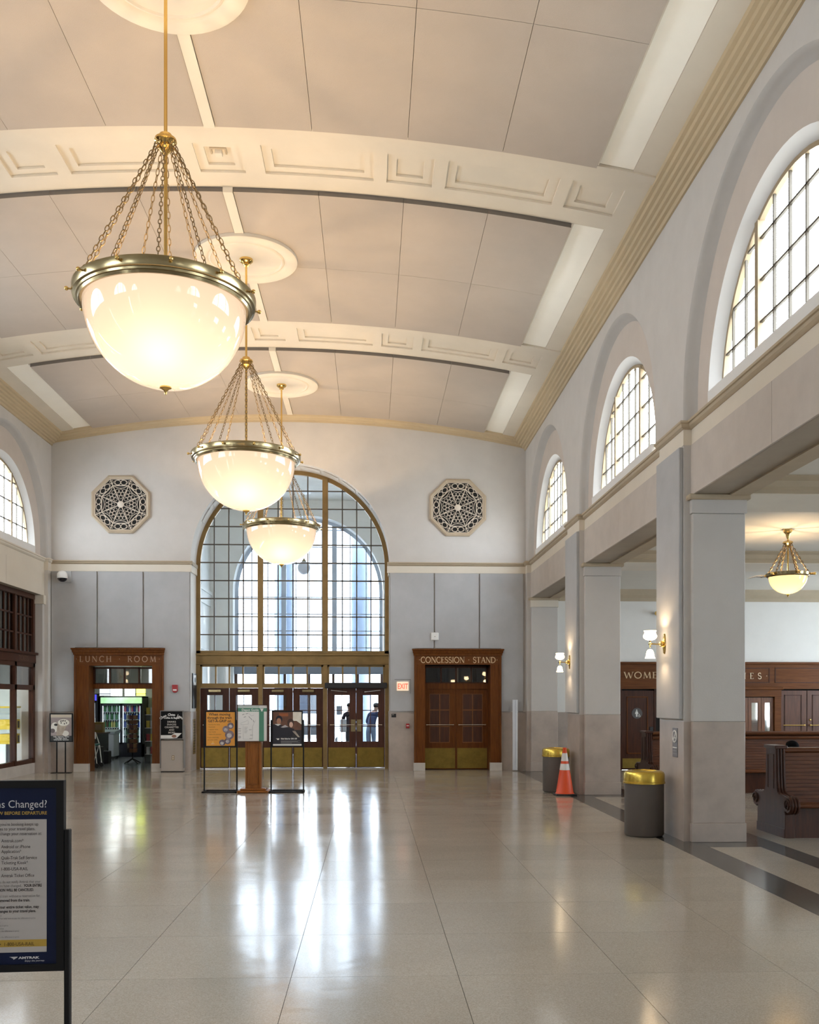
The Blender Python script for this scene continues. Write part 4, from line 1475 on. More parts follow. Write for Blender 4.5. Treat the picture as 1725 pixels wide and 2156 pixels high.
# ============================================================ octagonal grilles
def grille(cx, cz, label):
    y = YE
    g = empty('octagonal_grille', (cx, y, cz))
    tag(g, label, 'grille', 'octagonal wall grilles')
    R = .73

    def octa(r):
        k = r / math.cos(PI / 8)
        return [(cx + k * math.cos(PI / 8 + PI / 4 * i), cz + k * math.sin(PI / 8 + PI / 4 * i)) for i in range(8)]

    def ring(r0, d0, r1, d1, mb):
        a, b = octa(r0), octa(r1)
        for i in range(8):
            j = (i + 1) % 8
            mb.add([(a[i][0], y - d0, a[i][1]), (a[j][0], y - d0, a[j][1]), (b[j][0], y - d1, b[j][1]), (b[i][0], y - d1, b[i][1])], [(0, 1, 2, 3)])
    mb = MB()
    ring(R, 0, R, .05, mb)
    ring(R, .05, R - .035, .075, mb)
    ring(R - .035, .075, R - .075, .05, mb)
    ring(R - .075, .05, R - .09, .05, mb)
    ring(R - .09, .05, R - .09, 0, mb)
    mb.build('octagon_frame', mat('grille_tan', (.50, .41, .30), .6), g)
    mb = MB()
    a = octa(R - .085)
    mb.add([(p[0], y - .006, p[1]) for p in a], [tuple(range(8))])
    mb.build('dark_back', M_DARK, g)
    mt = MB()
    yt = y - .03

    def bar(p, q, r=.011, n=4):
        mt.tube([(p[0], yt, p[1]), (q[0], yt, q[1])], r, n)

    def pol(r, a_, t=0.0):
        return (cx + r * math.cos(a_) - t * math.sin(a_), cz + r * math.sin(a_) + t * math.cos(a_))

    def oval(r, a_, t, rr, rt, w_=.008):
        pts = []
        for k in range(12):
            b = 2 * PI * k / 12
            p = pol(r + rr * math.cos(b), a_, t + rt * math.sin(b))
            pts.append((p[0], yt, p[1]))
        mt.tube(pts, w_, 4, closed=True)
    o1, o0 = octa(.475), octa(.64)
    kk = 1 / math.cos(PI / 8)
    for i in range(8):
        bar(o1[i], o1[(i + 1) % 8], .011)
        bar(o0[i], o0[(i + 1) % 8], .009)
        av = PI / 8 + PI / 4 * i
        bar(pol(.06, av), pol(.66 * kk, av), .011)
        af = PI / 4 * i
        # arc below the outer chord
        pts = []
        for k in range(9):
            u = -1 + k / 4
            p = pol(.41 + .05 * u * u, af, u * .165)
            pts.append((p[0], yt, p[1]))
        mt.tube(pts, .008, 4)
        for (r, t) in ((.185, 0), (.265, -.043), (.265, .043), (.345, -.088), (.345, 0), (.345, .088)):
            oval(r, af, t, .043, .041, .0055)
        for t in (-.075, .075):
            oval(.555, af, t, .060, .072, .0085)
        oval(.555, af, 0, .074, .175, .005)
        for t in (-.215, .215):
            oval(.56, af, t, .05, .022, .005)
    mt.build('tracery', mat('grille_cream', (.72, .64, .55), .7), g)
    mb = MB()
    mb.sphere((cx, y - .035, cz), .075, 16, 8, (1, .35, 1))
    for k in range(8):
        a_ = PI / 4 * k
        mb.sphere((cx + .062 * math.cos(a_), y - .04, cz + .062 * math.sin(a_)), .026, 8, 6, (1, .5, 1))
    mb.build('rosette', mat('grille_cream', (0, 0, 0)), g, smooth=True)


grille(-6.31, 6.76, 'octagonal lattice grille high on the end wall above the LUNCH ROOM door')
grille(2.245, 6.75, 'octagonal lattice grille high on the end wall above the CONCESSION STAND door')

# ============================================================ chandeliers
M_BOWL = opal_mat('opal_bowl', (.040, .039, .041), 0.40, (1, .72, .50), .62)


def link_mesh(mb, p, t, u, ln, wd, r):
    """one oval chain link centred at p, long axis t, flat in the t-u plane"""
    pts = []
    n = 10
    for k in range(n):
        a = 2 * PI * k / n
        pts.append(p + t * (ln / 2 * math.cos(a)) + u * (wd / 2 * math.sin(a)))
    mb.tube(pts, r, 4, closed=True)


def chain_mb(p0, p1, ln=.075, wd=.032, r=.0045):
    p0, p1 = Vector(p0), Vector(p1)
    t = (p1 - p0).normalized()
    side = t.cross(Vector((0, 0, 1))).normalized()
    up = t.cross(side)
    n = int((p1 - p0).length / (ln * .8))
    mb = MB()
    for k in range(n):
        p = p0 + (p1 - p0) * ((k + .5) / n)
        link_mesh(mb, p, t, side if k % 2 else up, ln, wd, r)
    return mb


def chandelier():
    root = empty('chandelier')
    RB = .79
    # z=0 is the ring plane
    prof = []
    n = 16
    for i in range(n + 1):
        a = PI / 2 * i / n
        prof.append((max(.001, RB * math.sin(a)), -.80 * math.cos(a) + .0))
    MB().lathe(prof, 56).build('glass_bowl', M_BOWL, root, smooth=True)
    ringp = [(RB - .03, -.005), (RB + .005, -.03), (RB + .03, -.035), (RB + .04, -.01), (RB + .055, -.008), (RB + .06, .012), (RB + .085, .018), (RB + .095, .05), (RB + .095, .10), (RB + .075, .105), (RB + .07, .115), (RB - .01, .115), (RB - .03, .06), (RB - .03, -.005)]
    MB().lathe(ringp, 72).build('brass_ring', M_BRASSD, root, smooth=True)
    for k in range(12):
        a = 2 * PI * (k + .5) / 12
        mb = MB()
        d = Vector((math.cos(a), math.sin(a), 0))
        p = d * (RB + .09) + Vector((0, 0, .06))
        mb.tube([p, p + d * .03], .009, 8)
        mb.sphere(tuple(p + d * .045), .021, 8, 6)
        mb.build('stud', M_BRASS, root, smooth=True)
    base = None
    for k in range(12):
        if base is None:
            base = chain_mb((RB + .04, 0, .115), (.085, 0, 1.60)).build('chain', M_CHAIN, root)
            c = base
        else:
            c = base.copy()
            COL.objects.link(c)
        c.rotation_euler = (0, 0, 2 * PI * (k + .25) / 12)
    col = [(.02, 1.70), (.06, 1.70), (.075, 1.66), (.105, 1.655), (.11, 1.63), (.09, 1.615), (.075, 1.59), (.085, 1.565), (.06, 1.545), (.035, 1.52), (.02, 1.50)]
    MB().lathe(col, 28).build('collar', M_BRASS, root, smooth=True)
    MB().tube([(0, 0, .05), (0, 0, 3.27)], .018, 10).build('stem', M_BRASS, root, smooth=True)
    mb = MB()
    for k in range(3):
        a = 2 * PI * k / 3
        mb.tube([(0, 0, .06), ((RB - .02) * math.cos(a), (RB - .02) * math.sin(a), .06)], .008, 6)
    mb.build('inner_spider', M_BRASS, root)
    MB().lathe([(.001, 3.19), (.04, 3.19), (.055, 3.21), (.05, 3.23), (.085, 3.245), (.11, 3.27), (.11, 3.30)], 28).build('canopy', M_BRASS, root, smooth=True)
    MB().lathe([(.001, -.875), (.012, -.87), (.014, -.845), (.03, -.825), (.06, -.81), (.055, -.795), (.02, -.785)], 16).build('finial', M_BRASS, root, smooth=True)
    for k in range(4):
        a = 2 * PI * k / 4 + .1
        lamp_light('bulb', (.33 * math.cos(a), .33 * math.sin(a), -.42), LAMP / 4, WARM, .07, root)
    return root


ch = chandelier()
for i, (y, lab) in enumerate(((9.40, 'largest and nearest glass bowl chandelier hanging on chains from its medallion'),
                              (15.45, 'middle glass bowl chandelier hanging between the nearest and the farthest'),
                              (21.55, 'farthest glass bowl chandelier hanging before the arched window'))):
    o = ch if i == 0 else copy_tree(ch)
    o.location = (XC, y, 5.70)
    tag(o, lab, 'chandelier', 'bowl chandeliers in the hall')

# side hall pendant
sl = empty('bowl_pendant', (6.98, 15.45, 3.88))
tag(sl, 'small brass bowl pendant lamp hanging in the side hall', 'pendant lamp')
M_BOWL2 = opal_mat('opal_bowl_amber', (.10, .08, .05), 0.42, (1, .76, .34), .7)
o_ = (6.98, 15.45, 3.88)
MB().lathe([(max(.001, .31 * math.sin(PI / 2 * i / 12)), -.30 * math.cos(PI / 2 * i / 12)) for i in range(13)], 40, o_).build('glass_bowl', M_BOWL2, sl, smooth=True)
MB().lathe([(.30, -.01), (.325, -.02), (.35, .0), (.355, .045), (.33, .055), (.29, .05), (.29, 0), (.30, -.01)], 48, o_).build('brass_ring', M_BRASSD, sl, smooth=True)
for k in range(6):
    a = 2 * PI * (k + .5) / 6
    mb = MB().tube([(o_[0] + .35 * math.cos(a), o_[1] + .35 * math.sin(a), o_[2] + .02), (o_[0] + .40 * math.cos(a), o_[1] + .40 * math.sin(a), o_[2] + .02)], .018, 8)
    mb.sphere((o_[0] + .415 * math.cos(a), o_[1] + .415 * math.sin(a), o_[2] + .02), .025, 8, 6)
    mb.build('stud', M_BRASS, sl, smooth=True)
    chain_mb((o_[0] + .31 * math.cos(a), o_[1] + .31 * math.sin(a), o_[2] + .055), (o_[0] + .05 * math.cos(a), o_[1] + .05 * math.sin(a), o_[2] + .53), .05, .028, .006).build('chain', M_CHAIN, sl)
MB().lathe([(.02, .60), (.05, .59), (.08, .575), (.085, .55), (.05, .535), (.03, .50)], 20, o_).build('collar', M_BRASSD, sl, smooth=True)
MB().tube([(o_[0], o_[1], o_[2] + .05), (o_[0], o_[1], o_[2] + .75)], .014, 8).build('stem', M_BRASS, sl)
MB().lathe([(.014, .62), (.03, .66), (.035, .70), (.07, .735), (.075, .78)], 20, o_).build('canopy', M_BRASS, sl, smooth=True)
MB().lathe([(.001, -.35), (.01, -.34), (.025, -.31), (.02, -.30)], 10, o_).build('finial', M_BRASS, sl, smooth=True)
lamp_light('bulb', (0, 0, -.12), 45, WARM, .06, sl)
# long slim ornament arm on the left of the ring
MB().tube([(o_[0] - .42, o_[1] - .02, o_[2] - .01), (o_[0] - .56, o_[1] - .03, o_[2] - .012), (o_[0] - .70, o_[1] - .03, o_[2] - .05)], [.02, .013, .004], 6).build('side_arm', M_STEEL, sl, smooth=True)

# ============================================================ wall sconces
M_SH = opal_mat('opal_shade', (.97, .90, .78), 2.2, (1, .86, .62), .8)


def sconce():
    """faces -x: back plate at x=0"""
    r = empty('wall_sconce')
    pr = [(.001, .045), (.02, .045), (.03, .03), (.055, .022), (.075, .018), (.08, .0)]
    mb = MB()
    n = 24
    v = []
    for q, d in pr:
        for k in range(n):
            a = 2 * PI * k / n
            v.append((-d, q * .62 * math.cos(a), q * 1.75 * math.sin(a)))
    mb.add(v, [(i * n + k, i * n + (k + 1) % n, (i + 1) * n + (k + 1) % n, (i + 1) * n + k) for i in range(len(pr) - 1) for k in range(n)])
    mb.build('back_plate', M_BRASS, r, smooth=True)
    MB().sphere((-.05, 0, 0), .035, 12, 8, (1, 1, 1.1)).build('boss', M_BRASS, r, smooth=True)
    MB().tube([(-.04, 0, -.0), (-.10, 0, -.005), (-.19, 0, .0), (-.215, 0, 0)], .0095, 8).build('arm', M_BRASS, r, smooth=True)
    MB().lathe([(.001, -.05), (.012, -.045), (.01, -.02), (.022, -.006), (.022, .006), (.01, .02), (.012, .045), (.001, .05)], 16, (-.20, 0, 0)).build('hub', M_BRASS, r, smooth=True)
    MB().lathe([(.012, .045), (.055, .055), (.085, .078), (.092, .105), (.078, .135), (.07, .15), (.082, .17), (.086, .175)], 28, (-.20, 0, 0)).build('cup_shade', M_SH, r, smooth=True)
    MB().lathe([(.012, -.055), (.03, -.062), (.045, -.085), (.05, -.115), (.055, -.145), (.068, -.175)], 24, (-.20, 0, -.02)).build('bell_shade', M_SH, r, smooth=True)
    lamp_light('bulb', (-.20, 0, .12), 9, WARM, .03, r)
    lamp_light('bulb', (-.20, 0, -.14), 6, WARM, .03, r)
    return r


sco = sconce()
spots = [(XR - .055, 12.45, 0, 'lit two-armed brass wall sconce on the near pilaster above the big bin'), (XR - .055, 18.45, 0, 'lit brass wall sconce on the second pilaster above the traffic cone'),
         (XR - .055, 6.45, 0, 'brass wall sconce on the pilaster beside the viewer on the right')]
for i, (x, y, rz, lab) in enumerate(spots):
    o = sco if i == 0 else copy_tree(sco)
    o.location = (x, y, 2.56)
    o.rotation_euler = (0, 0, rz)
    tag(o, lab, 'wall lamp', 'brass wall sconces')
for (y, lab) in ((18.45, 'brass wall sconce on the left pilaster nearest the ticket front'), (12.45, 'brass wall sconce on the left wall, second from the ticket front')):
    o = copy_tree(sco)
    o.location = (XL + .055, y, 2.56)
    o.rotation_euler = (0, 0, PI)
    tag(o, lab, 'wall lamp', 'brass wall sconces')

# ============================================================ benches
def bench(x0, x1, yc, label):
    """back-to-back station bench: scrolled ends, boarded backs and seats"""
    r = empty('station_bench', (x0, yc, 0))
    tag(r, label, 'bench', 'wooden station benches')
    H_ = 1.20

    def side(sg):
        # outline of one half of the end, from the top to the floor (y offset, z)
        pts = [(.155, H_ - .04), (.17, .80), (.185, .64), (.21, .585), (.26, .555), (.36, .545), (.46, .53)]
        cx, cz, rr = .50, .435, .105
        for k in range(0, 11):
            a = math.radians(115 - k * 24)
            pts.append((cx + rr * math.cos(a), cz + rr * math.sin(a)))
        pts += [(.42, .345), (.44, .30), (.45, 0.0)]
        return [(yc + sg * a, z) for a, z in pts]
    L_ = side(-1)
    R_ = side(1)
    outline = L_ + R_[::-1]
    for (a, b) in ((x0, x0 + .13), (x1 - .13, x1)):
        e = MB().prism(outline, 'yz', a, b).build('bench_end', M_BENCHE, r, bevel=.006)
        B(a - .02, b + .02, yc - .19, yc + .19, H_ - .045, H_).build('cap_board', M_BENCHE, e, bevel=.008)
        # three reeds running down the front edge and round the scroll
        for sg in (-1, 1):
            for k in range(3):
                xk = a + .026 + k * .039
                pth = [(xk, y - sg * -.004, z) for y, z in side(sg)[:-3]]
                MB().tube(pth, .015, 6).build('reed', M_BENCHE, e, smooth=True)
            cx, cz = yc + sg * .50, .435
            sp = []
            for k in range(22):
                a_ = k * .5
                q = .085 * (1 - k / 26)
                sp.append((a - .006, cx + sg * q * math.cos(a_), cz + q * math.sin(a_)))
            MB().tube(sp, .011, 5).build('volute', M_BENCHE, e, smooth=True)
        B(a - .012, a, yc - .44, yc + .44, 0, .12).build('skirting', M_BENCHE, e)
        mb = MB()
        for (p0, p1, q0, q1) in ((-.10, -.085, .62, 1.08), (.085, .10, .62, 1.08), (-.10, .10, 1.065, 1.08)):
            mb.box(a - .006, a, yc + p0, yc + p1, q0, q1)
        mb.build('panel_bead', M_BENCHE, e)
    B(x0 + .13, x1 - .13, yc - .12, yc + .12, H_ - .10, H_ - .035).build('top_rail', M_BENCH, r, bevel=.02)
    # back boards both sides, slightly raked
    nb = 13
    for sg in (-1, 1):
        for k in range(nb):
            z0 = .44 + k * (H_ - .10 - .44) / nb
            z1 = .44 + (k + 1) * (H_ - .10 - .44) / nb - .004
            y0 = .19 - (z0 - .44) * .13
            y1 = .19 - (z1 - .44) * .13
            v = []
            for x in (x0 + .12, x1 - .12):
                v += [(x, yc + sg * (y0 - .03), z0), (x, yc + sg * y0, z0), (x, yc + sg * (y1 + .002), z1), (x, yc + sg * (y1 - .03), z1)]
            MB().add(v, [(0, 1, 2, 3), (7, 6, 5, 4), (0, 4, 5, 1), (1, 5, 6, 2), (2, 6, 7, 3), (3, 7, 4, 0)]).build('back_board', M_BENCH, r)
        for k in range(4):
            y0 = .18 + k * .078
            zz = .43 + .012 * abs(k - 1)
            a_, b_ = sorted((yc + sg * y0, yc + sg * (y0 + .074)))
            B(x0 + .12, x1 - .12, a_, b_, zz - .03, zz).build('seat_board', M_BENCH, r, bevel=.006)
        a_, b_ = sorted((yc + sg * .49, yc + sg * .53))
        MB().tube([(x0 + .12, yc + sg * .50, .425), (x1 - .12, yc + sg * .50, .425)], .032, 10).build('seat_roll', M_BENCH, r, smooth=True)
        a_, b_ = sorted((yc + sg * .40, yc + sg * .43))
        B(x0 + .12, x1 - .12, a_, b_, 0, .40).build('riser', M_BENCHE, r)
    return r


bench(5.42, 12.2, 12.52, 'nearest dark station bench with scrolled end, right of the near pier')
b2 = bench(5.42, 12.6, 18.45, 'farther station bench, its boarded back seen behind the nearest bench')
# coping with double moulding on the farther bench
for z, d in ((1.17, .17), (1.08, .155)):
    for sg in (-1, 1):
        MB().tube([(5.55, 18.45 + sg * d, z - .015), (12.45, 18.45 + sg * d, z - .015)], .03, 8).build('coping_mould', M_BENCH, b2, smooth=True)

# ============================================================ bins and cone
def bin_(x, y, label):
    r = empty('litter_bin', (x, y, 0))
    tag(r, label, 'litter bin', 'grey litter bins with brass lids')
    MB().lathe([(.001, .0), (.225, .0), (.245, .012), (.258, .03), (.258, .70), (.25, .705)], 48, (x, y, 0)).build('body', mat('bin_grey', (.105, .09, .08), .55, var=.05), r, smooth=True)
    MB().lathe([(.25, .70), (.275, .70), (.275, .72), (.268, .725), (.268, .82), (.255, .85), (.225, .866), (.175, .87), (.165, .86), (.16, .82)], 56, (x, y, 0)).build('lid', mat('spun_brass', (.70, .50, .09), .27, metal=.9, var=.12, scale=20, stretch=(8, 8, .2)), r, smooth=True)
    MB().lathe([(.001, .76), (.16, .76), (.16, .82)], 40, (x, y, 0)).build('liner', M_BLACKP, r)
    MB().lathe([(.20, .0), (.20, .006), (.001, .006)], 24, (x, y, -.0)).build('foot', M_BLACKP, r)


bin_(3.655, 12.42, 'grey litter bin with brass lid in front of the near pilaster')
bin_(3.655, 18.40, 'grey litter bin with brass lid behind the traffic cone')
x, y = 3.70, 17.77
r = empty('traffic_cone', (x, y, 0))
tag(r, 'orange traffic cone with two white bands beside the far litter bin', 'traffic cone')
M_OR = mat('cone_orange', (.72, .075, .012), .45, var=.05)
M_WB = mat('cone_white', (.68, .66, .64), .4)


def cr(z):
    return .165 - (z - .04) / .86 * .135


B(x - .20, x + .20, y - .20, y + .20, 0, .035).build('rubber_base', M_BLACKP, r, bevel=.012)
MB().lathe([(.18, .035), (.165, .055), (cr(.48), .48)], 28, (x, y, 0)).build('cone_body', M_OR, r, smooth=True)
MB().lathe([(cr(.48) + .002, .48), (cr(.60) + .002, .60)], 28, (x, y, 0)).build('white_band', M_WB, r, smooth=True)
MB().lathe([(cr(.60), .60), (cr(.65), .65)], 28, (x, y, 0)).build('cone_middle', M_OR, r, smooth=True)
MB().lathe([(cr(.65) + .002, .65), (cr(.80) + .002, .80)], 28, (x, y, 0)).build('white_band', M_WB, r, smooth=True)
MB().lathe([(cr(.80), .80), (.034, .875), (.038, .885), (.036, .90), (.02, .905), (.018, .88)], 28, (x, y, 0)).build('cone_tip', M_OR, r, smooth=True)

# ============================================================ poster stands
FX, FZ = (1, 0, 0), (0, 0, 1)


def stand(x0, x1, y, z0, z1, label, m_paper, leg_in=0.0, frame=.025, foot=.20, rot=0, leg_top=None, paper_in=.0, base=True, legs=None):
    r = empty('poster_stand', ((x0 + x1) / 2, y, 0))
    tag(r, label, 'sign stand')
    mb = MB()
    mb.box(x0, x0 + frame, y - .015, y + .015, z0, z1).box(x1 - frame, x1, y - .015, y + .015, z0, z1)
    mb.box(x0 + frame, x1 - frame, y - .015, y + .015, z0, z0 + frame).box(x0 + frame, x1 - frame, y - .015, y + .015, z1 - frame, z1)
    mb.build('frame', M_BLACK, r)
    p = B(x0 + frame, x1 - frame, y - .010, y + .012, z0 + frame, z1 - frame).build('poster', m_paper, r)
    lt = leg_top or z1 - .18
    for x in (legs or (x0 - .013, x1 + .013)):
        B(x - .013, x + .013, y - .013, y + .013, .02 if base else 0, lt).build('leg', M_BLACK, r)
    if base:
        mb = MB()
        mb.box(x0 - .03, x1 + .03, y - foot, y - foot + .03, 0, .03).box(x0 - .03, x1 + .03, y + foot - .03, y + foot, 0, .03)
        mb.box(x0 - .03, x0 + .0, y - foot, y + foot, 0, .03).box(x1, x1 + .03, y - foot, y + foot, 0, .03)
        mb.build('foot_frame', M_BLACK, r)
    return r, p


def rect(p, m, x0, x1, z0, z1, y, name='print', d=.0015):
    return B(x0, x1, y - d, y, z0, z1).build(name, m, p)


def disc(p, m, cx, cz, rx, rz, y, name='print', n=24, d=.0015, a0=0, a1=2 * PI):
    pts = [(cx + rx * math.cos(a0 + (a1 - a0) * k / n), cz + rz * math.sin(a0 + (a1 - a0) * k / n)) for k in range(n if a1 - a0 > 6.28 else n + 1)]
    return MB().prism(pts, 'xz', y - d, y).build(name, m, p)


def polyp(p, m, pts, y, name='print', d=.0015):
    return MB().prism(pts, 'xz', y - d, y).build(name, m, p)


K_BLK = mat('ink_black', (.025, .022, .02), .5)
K_WHT = mat('ink_white', (.78, .78, .76), .5)
K_GRY = mat('ink_grey', (.30, .30, .31), .5)
PAPER = mat('paper_white', (.72, .72, .70), .45, var=.01)

# --- orange poster
SY = 18.62
r, p = stand(-3.245, -2.635, SY, .885, 1.60, 'orange poster on a thin black stand left of the wooden lectern', mat('poster_orange', (.80, .36, .05), .4, var=.02))
yp = SY - .0105
cx = -2.94
for k, (t, z, s) in enumerate((('When moving', 1.505, .075), ('through the train', 1.44, .070), ('GET-A-GRIP on', 1.375, .070))):
    text(t, s, K_BLK, p, (cx - .02, yp - .002, z), FX, FZ, 'CENTER', bold=.0012, sx=.98)
for k, t in enumerate(('- Rail & arm rests', '- Handrails', '- Luggage racks', '- Seat backs', '- Tables & counters')):
    text(t, .034, mat('ink_brown', (.20, .11, .03), .5), p, (-3.195, yp - .002, 1.318 - .048 * k), FX, FZ)
for k, t in enumerate(('If you need help', 'ask your crew')):
    text(t, .034, mat('ink_brown', (.2, .1, .03)), p, (-3.195, yp - .002, 1.065 - .045 * k), FX, FZ)
M_PH = mat('photo_plum', (.10, .07, .10), .45, col2=(.34, .28, .30), scale=14)
M_PHL = mat('photo_pale', (.35, .33, .36), .45, col2=(.70, .66, .64), scale=16)
for i, (dx, dz, q) in enumerate(((-2.74, 1.305, .062), (-2.835, 1.235, .068), (-2.765, 1.125, .088), (-2.80, 1.005, .062), (-2.905, .975, .062))):
    yq = yp - .0008 * i
    disc(p, M_PH, dx if i != 0 else -2.745, dz, q, q, yq - .0005)
    disc(p, M_PHL, dx - .005, dz - .01, q * .55, q * .5, yq - .0012)
polyp(p, mat('ink_gold', (.85, .50, .10), .5), [(-3.115, .965), (-3.065, .965), (-3.09, 1.01)], yp)
text('SAFETY', .02, K_WHT, p, (-3.09, yp - .002, .945), FX, FZ, 'CENTER')
# --- photo poster
r, p = stand(-1.94, -1.33, SY, .885, 1.60, 'dark photo poster of two people on a thin black stand right of the lectern', mat('poster_night', (.018, .018, .024), .35, col2=(.035, .03, .035), scale=4))
X0, X1, Z0, Z1 = -1.915, -1.355, .91, 1.575
rect(p, mat('photo_brown', (.10, .045, .03), .45, col2=(.17, .075, .045), scale=6), X0, X1, 1.22, Z1, yp)
rect(p, mat('photo_rust', (.30, .09, .03), .45), X0 + .12, X0 + .30, 1.49, 1.55, yp - .001)
rect(p, mat('photo_window', (.66, .60, .48), .45, col2=(.80, .78, .72), scale=8), X1 - .17, X1, 1.40, Z1, yp - .001)
polyp(p, mat('photo_window', (0, 0, 0)), [(X1 - .10, 1.40), (X1, 1.40), (X1, 1.33)], yp - .001)
M_SKIN = mat('photo_skin', (.42, .21, .13), .5)
M_SKINP = mat('photo_skin_pale', (.62, .42, .34), .5)
M_NAVY = mat('photo_navy', (.015, .015, .025), .5)
disc(p, M_NAVY, X0 + .12, 1.43, .065, .075, yp - .002)
disc(p, M_SKIN, X0 + .115, 1.395, .045, .06, yp - .003)
polyp(p, M_NAVY, [(X0, 1.33), (X0 + .10, 1.34), (X0 + .20, 1.30), (X0 + .26, 1.12), (X0 + .26, 1.05), (X0, 1.05)], yp - .002)
polyp(p, PAPER, [(X0 + .03, 1.335), (X0 + .10, 1.30), (X0 + .16, 1.335), (X0 + .10, 1.34)], yp - .003)
disc(p, mat('photo_hair', (.05, .025, .02), .5), X0 + .345, 1.36, .065, .085, yp - .002)
disc(p, M_SKINP, X0 + .355, 1.325, .036, .055, yp - .003)
polyp(p, M_NAVY, [(X0 + .12, 1.20), (X0 + .22, 1.30), (X0 + .33, 1.27), (X0 + .42, 1.24), (X0 + .38, 1.10), (X0 + .14, 1.06)], yp - .0035)
polyp(p, mat('photo_grey', (.45, .43, .45), .5), [(X0 + .15, 1.275), (X0 + .24, 1.32), (X0 + .30, 1.28), (X0 + .20, 1.265)], yp - .004)
for k in range(3):
    polyp(p, mat('photo_rail', (.70, .62, .52), .5), [(X0 + .38 + k * .022, 1.20), (X0 + .388 + k * .022, 1.20), (X0 + .50 + k * .012, 1.08), (X0 + .492 + k * .012, 1.08)], yp - .004)
rect(p, M_NAVY, X0, X1, .945, 1.075, yp - .0045)
text('Kids Ride for 50% Off', .04, K_WHT, p, (X0 + .155, yp - .0065, 1.035), FX, FZ, bold=.0012, sx=.88)
for k in range(4):
    rect(p, K_GRY, X0 + .155, X1 - .03 - .04 * (k % 2) - (.12 if k == 3 else 0), 1.005 - .016 * k, 1.010 - .016 * k, yp - .0065)
for k in range(3):
    polyp(p, K_WHT, [(X0 + .05 + .012 * k, 1.055 - .010 * k), (X0 + .13, 1.055 - .006 * k), (X0 + .10, 1.045 - .012 * k)], yp - .0065)
rect(p, PAPER, X0, X1, Z0, .945, yp - .002)
# --- wooden lectern with the Depot Guide map
LXc, LY = -2.285, 18.56
r = empty('wooden_lectern', (LXc, LY, 0))
tag(r, 'honey oak lectern carrying a green and white Depot Guide map', 'lectern')
B(LXc - .303, LXc + .303, LY - .22, LY + .22, 0, .05).build('base_plate', M_WOODL, r, bevel=.015)
B(LXc - .25, LXc + .25, LY - .17, LY + .17, .05, .085).build('base_step', M_WOODL, r, bevel=.012)
B(LXc - .15, LXc + .15, LY - .11, LY + .11, .085, 1.02).build('column', M_WOODL, r, bevel=.006)
mb = MB()
for (a, b, c, d) in ((-.095, .095, .94, .96), (-.095, .095, .16, .18), (-.095, -.075, .18, .94), (.075, .095, .18, .94)):
    mb.box(LXc + a, LXc + b, LY - .125, LY - .11, c, d)
mb.build('panel_bead', M_WOODL, r, bevel=.004)
for s in (-1, 1):
    B(LXc + s * .135 - .015, LXc + s * .135 + .015, LY - .12, LY - .11, .085, 1.02).build('column_edge', M_WOODL, r)
B(LXc - .20, LXc + .20, LY - .13, LY + .13, 1.0, 1.04).build('neck', M_WOODL, r)
mb = MB()
x0, x1, z0, z1 = LXc - .305, LXc + .285, 1.0, 1.72
mb.box(x0, x0 + .012, LY - .165, LY - .13, z0, z1).box(x1 - .012, x1, LY - .165, LY - .13, z0, z1).box(x0, x1, LY - .165, LY - .13, z1 - .012, z1).box(x0, x1, LY - .165, LY - .13, z0, z0 + .012)
mb.build('map_frame', M_WOODD, r)
yp = LY - .152
p = B(x0 + .012, x1 - .012, yp, LY - .13, z0 + .012, z1 - .012).build('map_sheet', PAPER, r)
M_GRN = mat('map_green', (.07, .23, .155), .45)
rect(p, mat('map_pale', (.50, .58, .54), .45), x0 + .012, x1 - .16, z1 - .065, z1 - .02, yp)
rect(p, M_GRN, x0 + .012, x1 - .012, z1 - .135, z1 - .066, yp)
rect(p, M_GRN, x1 - .165, x1 - .07, z0 + .012, z1 - .135, yp)
text('Depot Guide', .062, K_WHT, p, (x0 + .09, yp - .002, z1 - .122), FX, FZ, bold=.001)
polyp(p, K_WHT, [(x1 - .15, z1 - .075), (x1 - .075, z1 - .075), (x1 - .095, z1 - .105), (x1 - .095, z1 - .13), (x1 - .125, z1 - .13), (x1 - .125, z1 - .105)], yp - .002)
for (a, b, an) in ((.12, .53, .35), (.15, .48, .35), (.19, .545, .2), (.24, .475, -.9), (.275, .44, -.9), (.32, .40, -1.2)):
    ca, sa = math.cos(an), math.sin(an)
    q = [(-.022, -.006), (.022, -.006), (.022, .006), (-.022, .006)]
    polyp(p, K_GRY, [(x0 + a + u * ca - w_ * sa, z0 + b + u * sa + w_ * ca) for u, w_ in q], yp)
M_LINE = mat('ink_faint', (.45, .45, .46), .5)
for (a0, b0, a1, b1) in ((.07, .36, .21, .415), (.07, .36, .075, .33), (.075, .33, .22, .34), (.22, .34, .22, .41), (.12, .31, .12, .05), (.12, .05, .30, .05), (.30, .05, .30, .30), (.22, .56, .28, .50), (.28, .50, .33, .52), (.30, .30, .36, .42)):
    mb = MB().tube([(x0 + a0, yp - .001, z0 + b0), (x0 + a1, yp - .001, z0 + b1)], .0022, 4)
    mb.build('print', M_LINE, p)
for k in range(6):
    rect(p, K_GRY, x0 + .14, x0 + .19 + .008 * (k % 3), z0 + .17 + .022 * k, z0 + .176 + .022 * k, yp)
for (a, b) in ((.025, .255), (.025, .21), (.025, .16), (.23, .235), (.25, .13), (.24, .06)):
    rect(p, K_GRY, x0 + a, x0 + a + .055, z0 + b, z0 + b + .006, yp)
    rect(p, K_GRY, x0 + a, x0 + a + .045, z0 + b - .011, z0 + b - .006, yp)
disc(p, M_LINE, x0 + .05, z0 + .09, .026, .026, yp)

